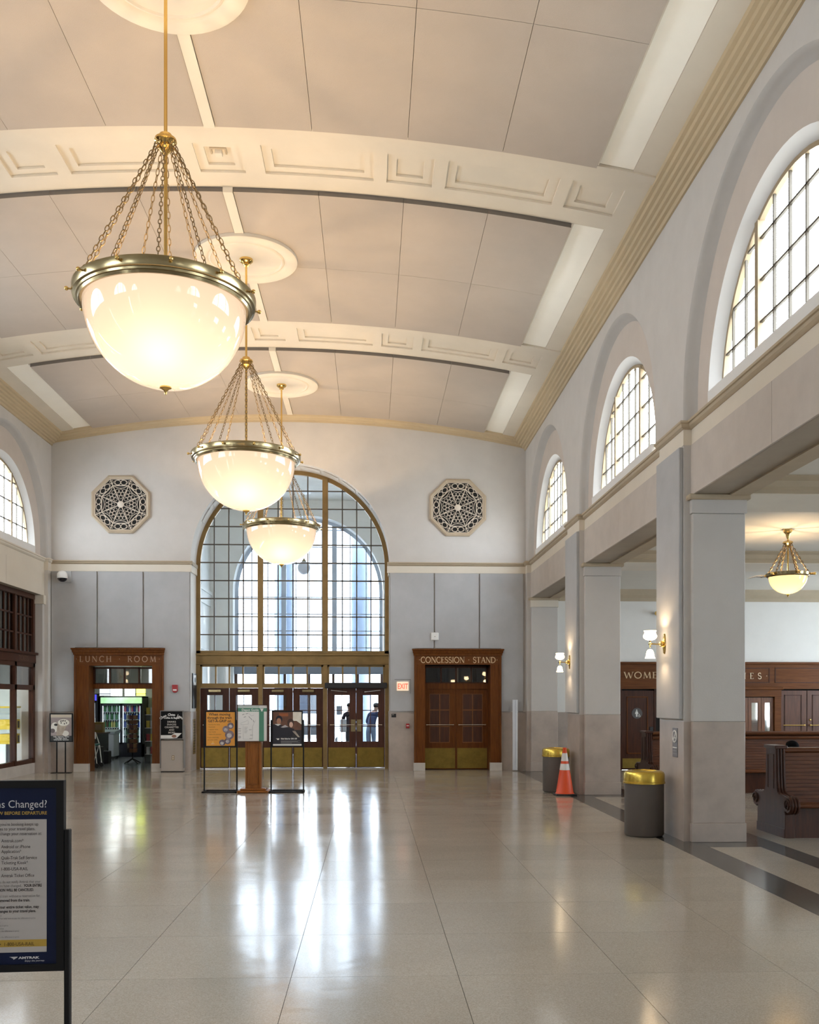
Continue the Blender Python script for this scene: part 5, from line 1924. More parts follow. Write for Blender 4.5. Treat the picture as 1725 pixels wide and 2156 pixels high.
# --- coffee poster by the lunch room door
SY = YE - .42
r, p = stand(-7.95, -7.38, SY, .77, 1.485, 'black framed coffee poster on two thin legs left of the LUNCH ROOM door', mat('photo_mauve', (.30, .24, .23), .45, col2=(.36, .29, .28), scale=8), frame=.03, legs=(-7.775, -7.565), leg_top=.80, base=False)
B(-7.90, -7.43, SY - .10, SY + .10, 0, .012).build('floor_plate', M_BLACK, r)
yp = SY - .0105
X0, X1, Z0, Z1 = -7.92, -7.41, .80, 1.455
rect(p, K_BLK, X0, X1, Z0, .925, yp)
rect(p, mat('photo_cream', (.62, .53, .42), .5), X0, X1, 1.38, Z1, yp)
disc(p, mat('photo_cup', (.72, .68, .62), .5), X0 + .10, 1.14, .095, .12, yp)
disc(p, K_BLK, X0 + .13, 1.20, .05, .03, yp - .001)
disc(p, mat('photo_tin', (.12, .09, .09), .5), X0 + .045, 1.05, .06, .055, yp - .001)
polyp(p, mat('photo_latte', (.33, .26, .20), .5, col2=(.50, .41, .33), scale=10), [(X0 + .17, 1.24), (X0 + .40, 1.20), (X0 + .27, .93), (X0 + .13, .93)], yp - .002)
disc(p, mat('photo_foam', (.80, .76, .68), .5), X0 + .315, 1.255, .14, .085, yp - .003)
for k, (dx, dz) in enumerate(((-.07, .035), (-.035, .04), (0, .045), (.04, .04), (.07, -.01), (-.06, -.01), (.02, -.03))):
    disc(p, K_BLK, X0 + .315 + dx, 1.255 + dz, .012, .02, yp - .005)
disc(p, mat('photo_cup', (0, 0, 0)), X0 + .36, .985, .085, .07, yp - .001)
for k, t in enumerate(('Coffee  Cappuccino  Cookies', 'Fresh Bagels  Pastries', 'Grilled Specials  Sandwiches')):
    text(t, .034, K_WHT, p, ((X0 + X1) / 2, yp - .002, .892 - .038 * k), FX, FZ, 'CENTER', bold=.001, sx=.95)

# --- drinks board on a beige cabinet right of the lunch room door
r = empty('drinks_board', (-4.99, YE - .15, 0))
tag(r, 'black drinks and snacks board standing on a beige cabinet by the LUNCH ROOM door', 'sign stand')
B(-5.27, -4.71, YE - .20, YE - .03, .02, .80).build('cabinet', mat('cabinet_beige', (.44, .39, .345), .5, var=.04), r, bevel=.008)
B(-5.27, -4.71, YE - .19, YE - .03, 0, .02).build('foot', M_BLACK, r)
B(-5.29, -5.275, YE - .22, YE - .02, .1, 1.18).build('side_rail', mat('rail_grey', (.25, .24, .23), .6), r)
B(-4.705, -4.69, YE - .22, YE - .02, .1, 1.18).build('side_rail', mat('rail_grey', (0, 0, 0)), r)
p = B(-5.265, -4.715, YE - .24, YE - .20, .84, 1.545).build('board', mat('board_black', (.006, .006, .007), .5, spec=.15), r)
mb = MB().box(-5.275, -4.705, YE - .25, YE - .20, 1.53, 1.55).box(-5.275, -4.705, YE - .25, YE - .20, .825, .845).box(-5.275, -5.26, YE - .25, YE - .20, .84, 1.54).box(-4.72, -4.705, YE - .25, YE - .20, .84, 1.54)
mb.build('board_frame', mat('rail_grey', (0, 0, 0)), r)
yp = YE - .241
cx = -4.99
# arched heading
hd = 'Choo Choo Joes'
for k, c in enumerate(hd):
    if c == ' ':
        continue
    a = (k - (len(hd) - 1) / 2) * .075
    text(c, .085, K_WHT, p, (cx + .42 * math.sin(a * 1.35), yp - .002, 1.00 + .42 * math.cos(a * 1.35)), (math.cos(a), 0, -math.sin(a)), (math.sin(a), 0, math.cos(a)), 'CENTER', bold=.003)
text('Coffee & Bagels', .062, K_WHT, p, (cx, yp - .002, 1.345), FX, FZ, 'CENTER', bold=.002)
for k, t in enumerate(('DRINKS', 'SNACKS', 'CIGARETTES', 'AND', 'MORE')):
    text(t, .062, mat('board_letter', (.55, .52, .49), .5), p, (cx, yp - .002, 1.245 - .068 * k), FX, FZ, 'CENTER', bold=.001)
rect(p, K_WHT, -5.265, -5.0, .85, .93, yp)
polyp(p, K_WHT, [(-4.90, .985), (-4.74, .98), (-4.86, .86), (-5.0, .85), (-5.0, .93)], yp - .001)
disc(p, mat('photo_bun', (.30, .14, .09), .5), -4.93, .905, .06, .038, yp - .002)
o = B(-4.995, -4.93, YE - .208, YE - .20, .30, .42).build('outlet', mat('outlet_brass', (.32, .25, .15), .4, metal=.4), r)
for z in (.335, .385):
    B(-4.978, -4.947, YE - .211, YE - .208, z - .015, z + .015).build('socket', M_CREAM, o)

# --- foreground sign, cut by the left edge of the frame
def fg_sign():
    r = empty('travel_notice_stand')
    tag(r, 'big dark blue travel notice in a black stand at the left foreground', 'sign stand')
    Wd, y = .60, 0.0
    x1, x0 = 0.0, -Wd
    z0, z1 = .785, 1.50
    mb = MB()
    fr = .027
    mb.box(x0, x0 + fr, -.018, .018, z0, z1).box(x1 - fr, x1, -.018, .018, z0, z1)
    mb.box(x0 + fr, x1 - fr, -.018, .018, z0, z0 + fr).box(x0 + fr, x1 - fr, -.018, .018, z1 - fr, z1)
    mb.build('frame', M_BLACK, r)
    for xa in (x0 - .021, x1):
        B(xa, xa + .021, -.016, .016, .02, 1.315).build('leg', M_BLACK, r, bevel=.003)
        B(xa - .004, xa + .030, -.25, .25, 0, .02).build('foot', M_BLACK, r, bevel=.004)
    B(x0 - .026, x1 + .026, -.25, -.22, 0, .02).build('foot_bar', M_BLACK, r)
    B(x0 - .026, x1 + .026, .22, .25, 0, .02).build('foot_bar', M_BLACK, r)
    p = B(x0 + fr, x1 - fr, -.010, .014, z0 + fr, z1 - fr).build('poster', mat('notice_navy', (.006, .012, .045), .45, var=.1, scale=5, spec=.25), r)
    y = -.0105
    # panel edge 73 mm in from the right frame edge
    px1 = (98 - 133.5) * .001793
    rect(p, mat('notice_paper', (.50, .47, .455), .5, var=.02), x0 + .075, px1, .857, 1.3545, y)
    rect(p, mat('notice_gold', (.48, .31, .05), .5, var=.03), x0 + .075, px1, .878, .9045, y - .0005)
    K = mat('notice_ink', (.07, .06, .06), .5)
    KG = mat('notice_ink_light', (.20, .185, .18), .5)
    W = mat('notice_white', (.62, .63, .66), .5)
    G = mat('notice_gold_ink', (.45, .30, .07), .5)
    yy = y - .003

    PX = .001793

    def lx(u):
        return (u - 133.5) * PX

    def lz(v):
        return 1.8 - (v - 1475) * PX

    def tl(full, vis, u0, u1, v, size, m, bold=0.0, shear=0.0):
        """a line whose visible tail runs from u0 to u1 in the photo"""
        text(full, size, m, p, (lx(u1), yy, lz(v)), FX, FZ, 'RIGHT', bold=bold, shear=shear, fit=(u1 - u0) * PX, vis=vis)
    tl('Travel Plans Changed?', 'Changed?', 22, 99.5, 1698.6, .040, W)
    tl('LET US KNOW BEFORE DEPARTURE', 'BEFORE DEPARTURE', 13.3, 99, 1713.2, .0170, G, bold=.0004)
    tl("Be sure the service you're booking keeps up", "you're booking keeps up", 4.6, 81.6, 1736, .0165, K)
    tl('with any changes to your travel plans.', 'to your travel plans.', 12.8, 75.5, 1745.8, .0165, K)
    tl('If plans change, change your reservation at:', 'change your reservation at:', 4.3, 88.8, 1755.7, .0165, K)
    for s, u1, v in (('Amtrak.com*', 51.5, 1770.6), ('Android or iPhone', 65.3, 1783), ('Application*', 47, 1793), ('Quik-Trak Self Service', 79, 1806.3), ('Ticketing Kiosk*', 60.5, 1816.5), ('1-800-USA-RAIL', 60.7, 1829.5), ('Amtrak Ticket Office', 73.5, 1843.3)):
        tl(s, s, 6.8, u1, v, .0170, K)
        if not s.startswith(('Appl', 'Tick')):
            disc(p, K, lx(0.5), lz(v - 2.5), .0016, .0016, yy, n=8)
    tl('If you do not notify Amtrak that your', 'do not notify Amtrak that your', 9, 86, 1856, .0145, KG)
    tl('YOUR ENTIRE', 'YOUR ENTIRE', 51.7, 88.5, 1864, .0140, K, bold=.0004)
    tl('plans have changed,', 'have changed,', 12, 48, 1864, .0145, KG)
    tl('RESERVATION WILL BE CANCELED.', 'WILL BE CANCELED.', 16.5, 72.5, 1873, .0140, K, bold=.0004)
    tl('on a reserved train without a reservation for', 'train without a reservation for', 9, 84.8, 1885.5, .0145, KG)
    tl('travel may be removed from the train.', 'removed from the train.', 0, 65, 1894.5, .0145, K, bold=.0004)
    tl('Forfeiting your entire ticket value, may', 'your entire ticket value, may', 1, 82.7, 1908.4, .0145, K, bold=.0004)
    tl('result from changes to your travel plans.', 'changes to your travel plans.', -1, 76.8, 1917, .0145, K, bold=.0004)
    for v, u1 in ((1925, 7.5), (1931, 75.7), (1939.4, 4.8), (1945.8, 20.8), (1952, 11.7), (1957.5, 42.7), (1969.8, 42.7)):
        tl('terms apply. You only have to pay the difference in price', 'You only have to pay the difference in price', u1 - 72, u1, v, .0085, KG)
    tl('Amtrak.com  \u2022  1-800-USA-RAIL', '1-800-USA-RAIL', 13.3, 73.6, 1986.8, .0185, mat('notice_brown', (.06, .035, .008), .5))
    tl('AMTRAK', 'AMTRAK', 39.5, 82.7, 2014.4, .0115, W, bold=.0006)
    tl('Enjoy the journey.', 'Enjoy the journey.', 54.4, 94.4, 2020.4, .0090, W, shear=.25)
    for k in range(3):
        polyp(p, W, [(lx(23 + 4 * k), lz(2010 + 1.6 * k)), (lx(40), lz(2009.5 + .6 * k)), (lx(33.5 - k), lz(2012.5 + 1.6 * k))], yy)
    rect(p, mat('notice_line', (.15, .18, .28), .5), x0 + fr, lx(95), lz(2027.5), lz(2026.5), y - .001)
    return r


o = fg_sign()
o.location = (-1.152, 3.60, 0)
o.rotation_euler = (0, 0, math.radians(3.0))

# ============================================================ small wall fittings
def fit(name, label, cat, loc):
    r = empty(name, loc)
    tag(r, label, cat)
    return r


# EXIT sign on its small back plate
r = fit('exit_sign', 'small lit white EXIT sign with red letters right of the entrance doors', 'exit sign', (.815, YE - .055, 2.17))
mb = MB().box(.62, 1.03, YE - .075, YE - .055, 2.33, 2.345).box(1.015, 1.03, YE - .075, YE - .055, 1.98, 2.345)
mb.build('niche_edge', mat('niche_grey', (.20, .21, .22), .7), r)
o = B(.675, .975, YE - .155, YE - .055, 2.05, 2.28).build('sign_box', mat('exit_box', (.72, .62, .50), .5, emit=(1, .75, .5), estr=.35), r, bevel=.006)
text('EXIT', .19, mat('exit_red', (.6, .03, .02), .5, emit=(1, .10, .05), estr=.8), o, (.825, YE - .159, 2.10), FX, FZ, 'CENTER', sx=.68, bold=.003)
# white wireless box
r = fit('wireless_box', 'square white plastic box on the wall above the concession door', 'access point', (1.65, YE - .055, 3.44))
B(1.55, 1.75, YE - .10, YE - .055, 3.34, 3.54).build('shell', M_WHITE, r, bevel=.02, seg=2)
B(1.64, 1.66, YE - .105, YE - .099, 3.43, 3.445).build('indicator', M_STEEL, r)
# camera dome
r = fit('security_camera', 'white dome security camera under the belt on the left of the end wall', 'security camera', (-7.68, YE - .055, 4.95))
B(-7.83, -7.53, YE - .09, YE - .055, 4.78, 5.06).build('mount_plate', mat('camera_plate', (.46, .47, .48), .4), r)
MB().tube([(-7.68, YE - .08, 5.0), (-7.68, YE - .30, 5.0), (-7.68, YE - .30, 4.95)], .045, 10).build('bracket', M_WHITE, r, smooth=True)
MB().lathe([(.02, 5.04), (.08, 5.02), (.12, 4.97), (.13, 4.88), (.125, 4.85)], 24, (-7.68, YE - .30, 0)).build('housing', M_WHITE, r, smooth=True)
MB().lathe([(.12, 4.85), (.10, 4.80), (.05, 4.765), (.001, 4.76)], 24, (-7.68, YE - .30, 0)).build('dome', mat('dome_black', (.01, .01, .015), .08), r, smooth=True)
# red strobe left, red pull station right, small plate
r = fit('alarm_strobe', 'red fire alarm strobe on the grey panel right of the LUNCH ROOM door', 'fire alarm', (-4.94, YE - .055, 2.1))
MB().prism([(-5.01, 2.20), (-4.87, 2.20), (-4.87, 2.05), (-4.89, 2.01), (-4.94, 1.995), (-4.99, 2.01), (-5.01, 2.05)], 'xz', YE - .11, YE - .055).build('housing', M_RED, r, bevel=.008)
B(-4.985, -4.895, YE - .118, YE - .108, 2.05, 2.085).build('flash_lens', M_WHITE, r)
r = fit('alarm_pull_station', 'small red fire alarm pull box on the stone dado left of the concession door', 'fire alarm', (.955, YE - .02, 1.15))
B(.91, 1.0, YE - .08, YE - .02, 1.09, 1.21).build('box', M_RED, r, bevel=.01)
B(.925, .985, YE - .10, YE - .08, 1.145, 1.165).build('handle', M_WHITE, r)
r = fit('door_push_plate', 'small dark switch plate at the top of the dado right of the entrance', 'switch', (.60, YE - .02, 1.42))
B(.54, .66, YE - .035, YE - .02, 1.37, 1.46).build('plate', M_BLACKP, r, bevel=.004)
B(.56, .60, YE - .038, YE - .034, 1.43, 1.445).build('button', M_STEEL, r)
# notice rack on the left arch jamb, bronze grille below it
xj = AC - AR
r = fit('jamb_notice_rack', 'tall dark notice rack on the left jamb of the entrance arch', 'notice rack', (xj + .012, YE + .42, 2.05))
B(xj + .002, xj + .03, YE + .20, YE + .70, 1.60, 2.50).build('rack', M_BLACKP, r)
B(xj + .03, xj + .034, YE + .30, YE + .62, 2.20, 2.46).build('notice', K_WHT, r)
disc_pts = [(YE + .46 + .10 * math.cos(2 * PI * k / 16), 2.33 + .07 * math.sin(2 * PI * k / 16)) for k in range(16)]
MB().prism(disc_pts, 'yz', xj + .034, xj + .036).build('emblem', K_BLK, r)
r = fit('jamb_grille', 'narrow bronze grille plate low on the left jamb of the arch', 'grille', (xj + .012, YE + .42, .85))
B(xj + .012, xj + .022, YE + .28, YE + .60, .42, 1.32).build('plate', M_BRONZE, r)
mb = MB()
for k in range(12):
    mb.box(xj + .022, xj + .026, YE + .31, YE + .57, .47 + .07 * k, .49 + .07 * k)
mb.build('louvres', M_BAR, r)
# white post leaning by the right corner
r = fit('white_post', 'tall thin white folded barrier post standing before the dado in the right corner', 'barrier post', (3.70, YE - .20, 0))
for k in range(2):
    B(3.635 + .066 * k, 3.695 + .066 * k, YE - .23, YE - .17, .02, 1.82).build('rail', mat('post_white', (.74, .77, .82), .4), r, bevel=.006)
B(3.692, 3.704, YE - .215, YE - .185, .02, 1.80).build('gap_strip', mat('post_blue', (.25, .34, .50), .4), r)
B(3.62, 3.775, YE - .26, YE - .14, 0, .02).build('foot', M_STEEL, r)
# no-smoking plate on the near pilaster
r = fit('no_smoking_plate', 'grey no smoking plate on the near pilaster above the big bin', 'sign', (XR - .004, 12.18, 1.24))
B(XR - .008, XR, 12.08, 12.28, 1.06, 1.44).build('plate', mat('plate_grey', (.20, .19, .20), .4), r, bevel=.003)
mb = MB()
cyy, czz = 12.18, 1.33
mb.tube([(XR - .010, cyy + .075 * math.cos(2 * PI * k / 24), czz + .075 * math.sin(2 * PI * k / 24)) for k in range(24)], .010, 5, closed=True)
mb.tube([(XR - .010, cyy - .052, czz + .052), (XR - .010, cyy + .052, czz - .052)], .010, 5)
mb.tube([(XR - .010, cyy - .035, czz - .02), (XR - .010, cyy + .04, czz - .02)], .008, 5)
mb.build('symbol', K_WHT, r)
for z in (1.19, 1.15, 1.11):
    B(XR - .011, XR - .008, 12.10, 12.26, z - .012, z).build('line', K_WHT if z > 1.17 else K_GRY, r)
# brass sprinkler on the white wall of the side hall
r = fit('sprinkler_head', 'small brass sprinkler head on the white wall above the WOMEN door', 'sprinkler', (7.39, YE, 4.05))
MB().tube([(7.39, YE, 4.05), (7.39, YE - .12, 4.05)], .03, 10).build('pipe', M_BRASSD, r)
MB().prism([(7.39 + .06 * math.cos(2 * PI * k / 14), 4.05 + .06 * math.sin(2 * PI * k / 14)) for k in range(14)], 'xz', YE - .14, YE - .12).build('deflector', M_BRASS, r)

# ============================================================ lunch room contents
M_CB = mat('cooler_black', (.012, .013, .02), .35)
M_SHELF = mat('cooler_shelf', (.70, .72, .74), .4)
TUBE = emit_mat('cooler_tube', (.85, .95, 1.0), 1.6)


def cooler(x0, x1, y0, h, label, head, doors, rows):
    r = empty('drinks_cooler', ((x0 + x1) / 2, y0 + .4, 0))
    tag(r, label, 'drinks cooler')
    y1 = y0 + .75
    mb = MB().box(x0, x0 + .03, y0, y1, 0, h).box(x1 - .03, x1, y0, y1, 0, h).box(x0, x1, y1 - .03, y1, 0, h).box(x0, x1, y0, y1, h - .04, h).box(x0, x1, y0, y1, 0, .40)
    mb.build('cabinet', M_CB, r)
    B(x0 + .02, x1 - .02, y0 - .02, y0 + .03, h - .22, h - .03).build('header_sign', head, r)
    w_ = (x1 - x0 - .06) / doors
    for k in range(doors):
        a, b = x0 + .03 + w_ * k, x0 + .03 + w_ * (k + 1)
        mb = MB().box(a, a + .04, y0 - .03, y0, .40, h - .24).box(b - .04, b, y0 - .03, y0, .40, h - .24).box(a, b, y0 - .03, y0, .40, .46).box(a, b, y0 - .03, y0, h - .29, h - .24)
        d = mb.build('door', M_CB, r)
        B(a + .04, b - .04, y0 - .018, y0 - .012, .46, h - .29).build('door_glass', glass_mat('cooler_glass', (.9, .94, .96)), d)
        MB().tube([(b - .02 if k == 0 else a + .02, y0 - .06, .85), (b - .02 if k == 0 else a + .02, y0 - .06, 1.25)], .012, 6).build('handle', M_STEEL, d)
        B(a + .045, a + .06, y0 + .02, y0 + .035, .46, h - .30).build('light_tube', TUBE, r)
        B(b - .06, b - .045, y0 + .02, y0 + .035, .46, h - .30).build('light_tube', TUBE, r)
        for q in range(rows):
            z = .44 + q * (h - .24 - .44) / rows
            B(a + .02, b - .02, y0 + .05, y1 - .03, z - .012, z).build('shelf', M_SHELF, r)
    return r


cooler(-8.62, -7.28, 30.4, 1.93, 'tall black drinks cooler with a green lit header inside the lunch room',
       mat('header_green', (.25, .5, .2), .5, col2=(.6, .75, .8), scale=1.6, emit=(.30, .62, .22), estr=.5), 2, 5)
cooler(-9.30, -8.68, 30.3, 2.02, 'narrow drinks cooler with a blue lit header at the left of the lunch room', emit_mat('header_blue', (.05, .05, .5), .8), 1, 5)
# bottles, each its own thing
bot = {}
for nm, c in (('green', (.05, .20, .07)), ('clear', (.55, .62, .60)), ('blue', (.03, .06, .30)), ('pink', (.50, .10, .16)), ('yellow', (.60, .52, .15)), ('brown', (.10, .05, .02))):
    bot[nm] = mat('bottle_' + nm, c, .15, var=.05)
protos = {}


def bottle(nm, x, y, z, label, grp):
    if nm not in protos:
        r = empty('bottle')
        MB().lathe([(.001, 0), (.032, .0), (.034, .01), (.034, .13), (.028, .16), (.013, .185), (.012, .205), (.001, .205)], 10).build('glass_body', bot[nm], r, smooth=True)
        MB().lathe([(.014, .20), (.014, .225), (.001, .225)], 8).build('cap', M_WHITE, r)
        protos[nm] = r
        o = r
    else:
        o = copy_tree(protos[nm])
    o.location = (x, y, z)
    tag(o, label, 'bottle', grp)


w_ = (1.34 - .06) / 2
for k in range(2):
    for q in range(5):
        if k == 0 and q == 0:
            continue
        z = .44 + q * (1.93 - .24 - .44) / 5
        for i in range(7):
            x = -8.62 + .03 + w_ * k + .10 + i * (w_ - .20) / 6
            if k == 0:
                nm = ('green', 'clear', 'green', 'brown', 'green', 'yellow', 'yellow')[(i + q) % 7] if q < 3 else ('green', 'clear')[(i + q) % 2]
            else:
                nm = ('clear', 'green')[i % 2] if q < 2 else (('blue', 'clear') if q < 4 else ('pink', 'blue', 'clear'))[i % (2 if q < 4 else 3)]
            side = 'left' if k == 0 else 'right'
            lv = ['lowest', 'second lowest', 'middle', 'second highest', 'top'][q]
            od = ['leftmost', 'second', 'third', 'middle', 'fifth', 'sixth', 'rightmost'][i]
            bottle(nm, x, 30.50, z + .001, '%s %s drink bottle on the %s shelf behind the %s cooler door' % (od, nm, lv, side), 'bottles on the %s shelf, %s door' % (lv, side))
# lit menu boxes above the coolers, the leftmost glowing faintly
for i, (a, b, m_, lab) in enumerate(((-8.50, -8.20, mat('menu_grey', (.62, .66, .68), .5, emit=(.8, .9, 1), estr=.5), 'pale faintly glowing menu board above the cooler, leftmost'),
                                    (-8.16, -7.82, emit_mat('menu_white', (1, 1, .96), 3.5), 'glaring white menu light box above the cooler, second from the left'),
                                    (-7.72, -7.42, emit_mat('menu_white', (1, 1, .96), 3.5), 'glaring white menu light box above the cooler, third from the left'),
                                    (-7.36, -7.10, emit_mat('menu_lime', (.85, 1, .12), 2.2), 'lime lit menu light box above the cooler, rightmost'))):
    r = empty('menu_light_box', ((a + b) / 2, 29.95, 1.97))
    tag(r, lab, 'menu board')
    B(a, b, 29.92, 30.02, 2.02, 2.30).build('lit_face', m_, r)
    B(a, b, 29.92, 30.02, 1.95, 2.0).build('lower_strip', m_, r)
    mb = MB().box(a - .015, b + .015, 29.94, 30.06, 2.0, 2.02).box(a - .015, b + .015, 29.94, 30.06, 2.30, 2.32).box(a - .015, a, 29.94, 30.06, 1.94, 2.32)
    mb.build('box_frame', M_BLACKP, r)
    MB().tube([((a + b) / 2, 29.99, 2.30), ((a + b) / 2, 29.99, 2.95)], .01, 6).build('hanger', M_STEEL, r)
lamp_light('lunch_room_ceiling_lamp', (-7.6, 28.0, 2.75), 14, (.92, 1, .98), .25)
# chest freezer on castors
r = empty('chest_freezer', (-8.05, 29.5, 0))
tag(r, 'small white chest freezer on castors before the cooler', 'freezer')
B(-8.25, -7.86, 29.2, 29.8, .08, .78).build('body', mat('freezer_white', (.50, .53, .57), .4), r, bevel=.015)
MB().prism([(29.18, .78), (29.82, .78), (29.82, .90), (29.18, .84)], 'yz', -8.28, -7.83).build('lid', mat('freezer_lid', (.32, .36, .40), .25), r)
for (a, b) in ((-8.2, 29.25), (-7.9, 29.25), (-8.2, 29.75), (-7.9, 29.75)):
    MB().tube([(a - .02, b, .04), (a + .02, b, .04)], .04, 10).build('castor', M_BLACKP, r)
# card spinner rack
r = empty('card_spinner', (-6.80, 27.2, 0))
tag(r, 'revolving rack of cards and snacks in the middle of the lunch room', 'display rack')
for k in range(4):
    a = PI / 4 + PI / 2 * k
    MB().tube([(-6.80, 27.2, .14), (-6.80 + .26 * math.cos(a), 27.2 + .26 * math.sin(a), .015)], [.02, .014], 6).build('foot', M_BLACK, r)
MB().tube([(-6.80, 27.2, .12), (-6.80, 27.2, 1.42)], .018, 8).build('pole', M_BLACK, r)
cols_ = [(.16, .075, .03), (.25, .10, .05), (.30, .24, .18), (.10, .03, .03), (.35, .20, .10), (.06, .05, .05)]
for k in range(8):
    a = 2 * PI * k / 8
    for q in range(8):
        z = .32 + q * .135
        c = (-6.80 + .13 * math.cos(a), 27.2 + .13 * math.sin(a))
        u = (-math.sin(a) * .05, math.cos(a) * .05)
        o_ = (math.cos(a) * .012, math.sin(a) * .012)
        v = [(c[0] + s * u[0] + t * o_[0] * (1 if zz else .2), c[1] + s * u[1] + t * o_[1] * (1 if zz else .2), z + zz) for zz in (0, .115) for s, t in ((-1, 0), (1, 0), (1, 1), (-1, 1))]
        MB().add(v, [(0, 3, 2, 1), (4, 5, 6, 7), (0, 1, 5, 4), (1, 2, 6, 5), (2, 3, 7, 6), (3, 0, 4, 7)]).build('card', mat('card_%d' % ((k + q * 3) % 6), cols_[(k + q * 3) % 6], .5), r)
# folding walker by the doorway
r = empty('folding_walker', (-7.42, 25.6, 0))
tag(r, 'grey folding walker frame with a white tag inside the doorway', 'walker')
for dy in (-.22, .22):
    MB().tube([(-7.50, 25.6 + dy, .08), (-7.34, 25.6 + dy, .62), (-7.44, 25.6 + dy, .92), (-7.56, 25.6 + dy, .95)], .014, 8).build('side_tube', M_STEEL, r, smooth=True)
    MB().tube([(-7.34, 25.6 + dy, .62), (-7.28, 25.6 + dy, .10)], .014, 8).build('front_tube', M_STEEL, r)
    for x in (-7.50, -7.28):
        MB().tube([(x, 25.6 + dy - .015, .06), (x, 25.6 + dy + .015, .06)], .06, 12).build('wheel', M_BLACKP, r)
B(-7.36, -7.32, 25.38, 25.82, .60, .64).build('cross_brace', mat('walker_green', (.08, .22, .17), .5), r)
B(-7.40, -7.30, 25.36, 25.365, .78, .96).build('white_tag', K_WHT, r)
# dark clutter on a counter, left
r = empty('shop_counter', (-8.3, 27.6, 0))
tag(r, 'dark counter along the left of the lunch room', 'counter')
B(-8.8, -7.86, 26.6, 28.6, 0, .82).build('body', M_BLACKP, r)
B(-8.85, -7.82, 26.55, 28.65, .82, .86).build('top', M_WOODD, r)
for i, (x, y, z, a, b, c, m_, lab) in enumerate(((-8.0, 26.9, .86, .12, .10, .22, mat('carton_brown', (.22, .12, .06), .6), 'brown carton at the front of the dark shop counter'), (-8.18, 27.5, .86, .14, .12, .40, M_BLACKP, 'black coffee machine on the dark shop counter'),
                                                  (-7.98, 28.1, .86, .12, .12, .30, mat('tin_ochre', (.30, .20, .05), .5), 'ochre tin display at the back of the dark shop counter'), (-7.62, 26.5, 0, .16, .2, .52, mat('bag_black', (.02, .02, .022), .7), 'black travel bag on the floor by the counter'),
                                                  (-7.60, 27.3, 0, .14, .16, .36, mat('bag_dark', (.03, .028, .03), .7), 'dark small rucksack on the floor behind the travel bag'))):
    r = empty('bag' if z == 0 else 'counter_box', (x, y, z))
    tag(r, lab, 'bag' if z == 0 else 'box')
    B(x - a, x + a, y - b, y + b, z, z + c).build('body', m_, r, bevel=.03 if z == 0 else .008, seg=2 if z == 0 else 1)
    if z == 0:
        MB().tube([(x - .07, y, z + c - .01), (x - .06, y, z + c + .08), (x + .06, y, z + c + .08), (x + .07, y, z + c - .01)], .012, 6).build('handle', M_BLACKP, r)
        B(x - a * .7, x + a * .7, y - b - .02, y - b + .01, z + .06, z + c * .55).build('pocket', m_, r, bevel=.008)
    else:
        B(x - a * .8, x + a * .8, y - b - .004, y - b, z + c * .25, z + c * .8).build('front_label', mat('label_tan', (.35, .25, .16), .5), r)
        B(x - a - .006, x + a + .006, y - b - .006, y + b + .006, z + c - .025, z + c + .004).build('lid', m_, r)
# red upholstered armchair and shelf at the right
r = empty('snack_shelf', (-6.15, 27.6, 0))
tag(r, 'dark snack shelf with bright packets at the right of the lunch room', 'shelf')
for x in (-6.48, -6.10):
    B(x, x + .03, 27.3, 27.9, 0, 1.5).build('upright', M_BLACKP, r)
for z in (.25, .62, 1.0, 1.38):
    B(-6.48, -6.07, 27.3, 27.9, z, z + .02).build('shelf_board', M_SHELF, r)
    for k in range(3):
        B(-6.44 + .12 * k, -6.35 + .12 * k, 27.34, 27.44, z + .02, z + .22).build('packet', (mat('pk_red', (.30, .02, .03), .4), mat('pk_yellow', (.62, .50, .08), .4), mat('pk_white', (.55, .58, .60), .4))[(k + int(z * 10)) % 3], r)

# ============================================================ people
def skin_body(name, verts, edges, root, parent, mats, region, hair=None):
    me = bpy.data.meshes.new(name)
    me.from_pydata([v[:3] for v in verts], edges, [])
    o = bpy.data.objects.new(name, me)
    COL.objects.link(o)
    o.modifiers.new('skin', 'SKIN')
    for i, v in enumerate(verts):
        rr = v[3]
        me.skin_vertices[0].data[i].radius = rr if isinstance(rr, tuple) else (rr, rr)
    me.skin_vertices[0].data[root].use_root = True
    sb = o.modifiers.new('sub', 'SUBSURF')
    sb.levels = 2
    sb.render_levels = 2
    dg = bpy.context.evaluated_depsgraph_get()
    dg.update()
    ev = o.evaluated_get(dg)
    m2 = bpy.data.meshes.new_from_object(ev)
    bpy.data.objects.remove(o)
    b = bpy.data.objects.new(name, m2)
    COL.objects.link(b)
    b.parent = parent
    m2.materials.clear()
    for m_ in mats:
        m2.materials.append(m_)
    for p in m2.polygons:
        p.use_smooth = True
        p.material_index = region(p.center)
    return b


M_SK = mat('skin', (.42, .24, .17), .55, var=.05)
M_HAIR = mat('hair_black', (.004, .004, .005), .9, spec=.1)
M_JEAN = mat('jeans_blue', (.20, .28, .42), .8, var=.12)
M_JACK = mat('jacket_blue', (.035, .065, .17), .8, var=.12)
M_DKJ = mat('jacket_dark', (.03, .02, .03), .8)
M_PANT = mat('trousers_dark', (.02, .02, .028), .8)


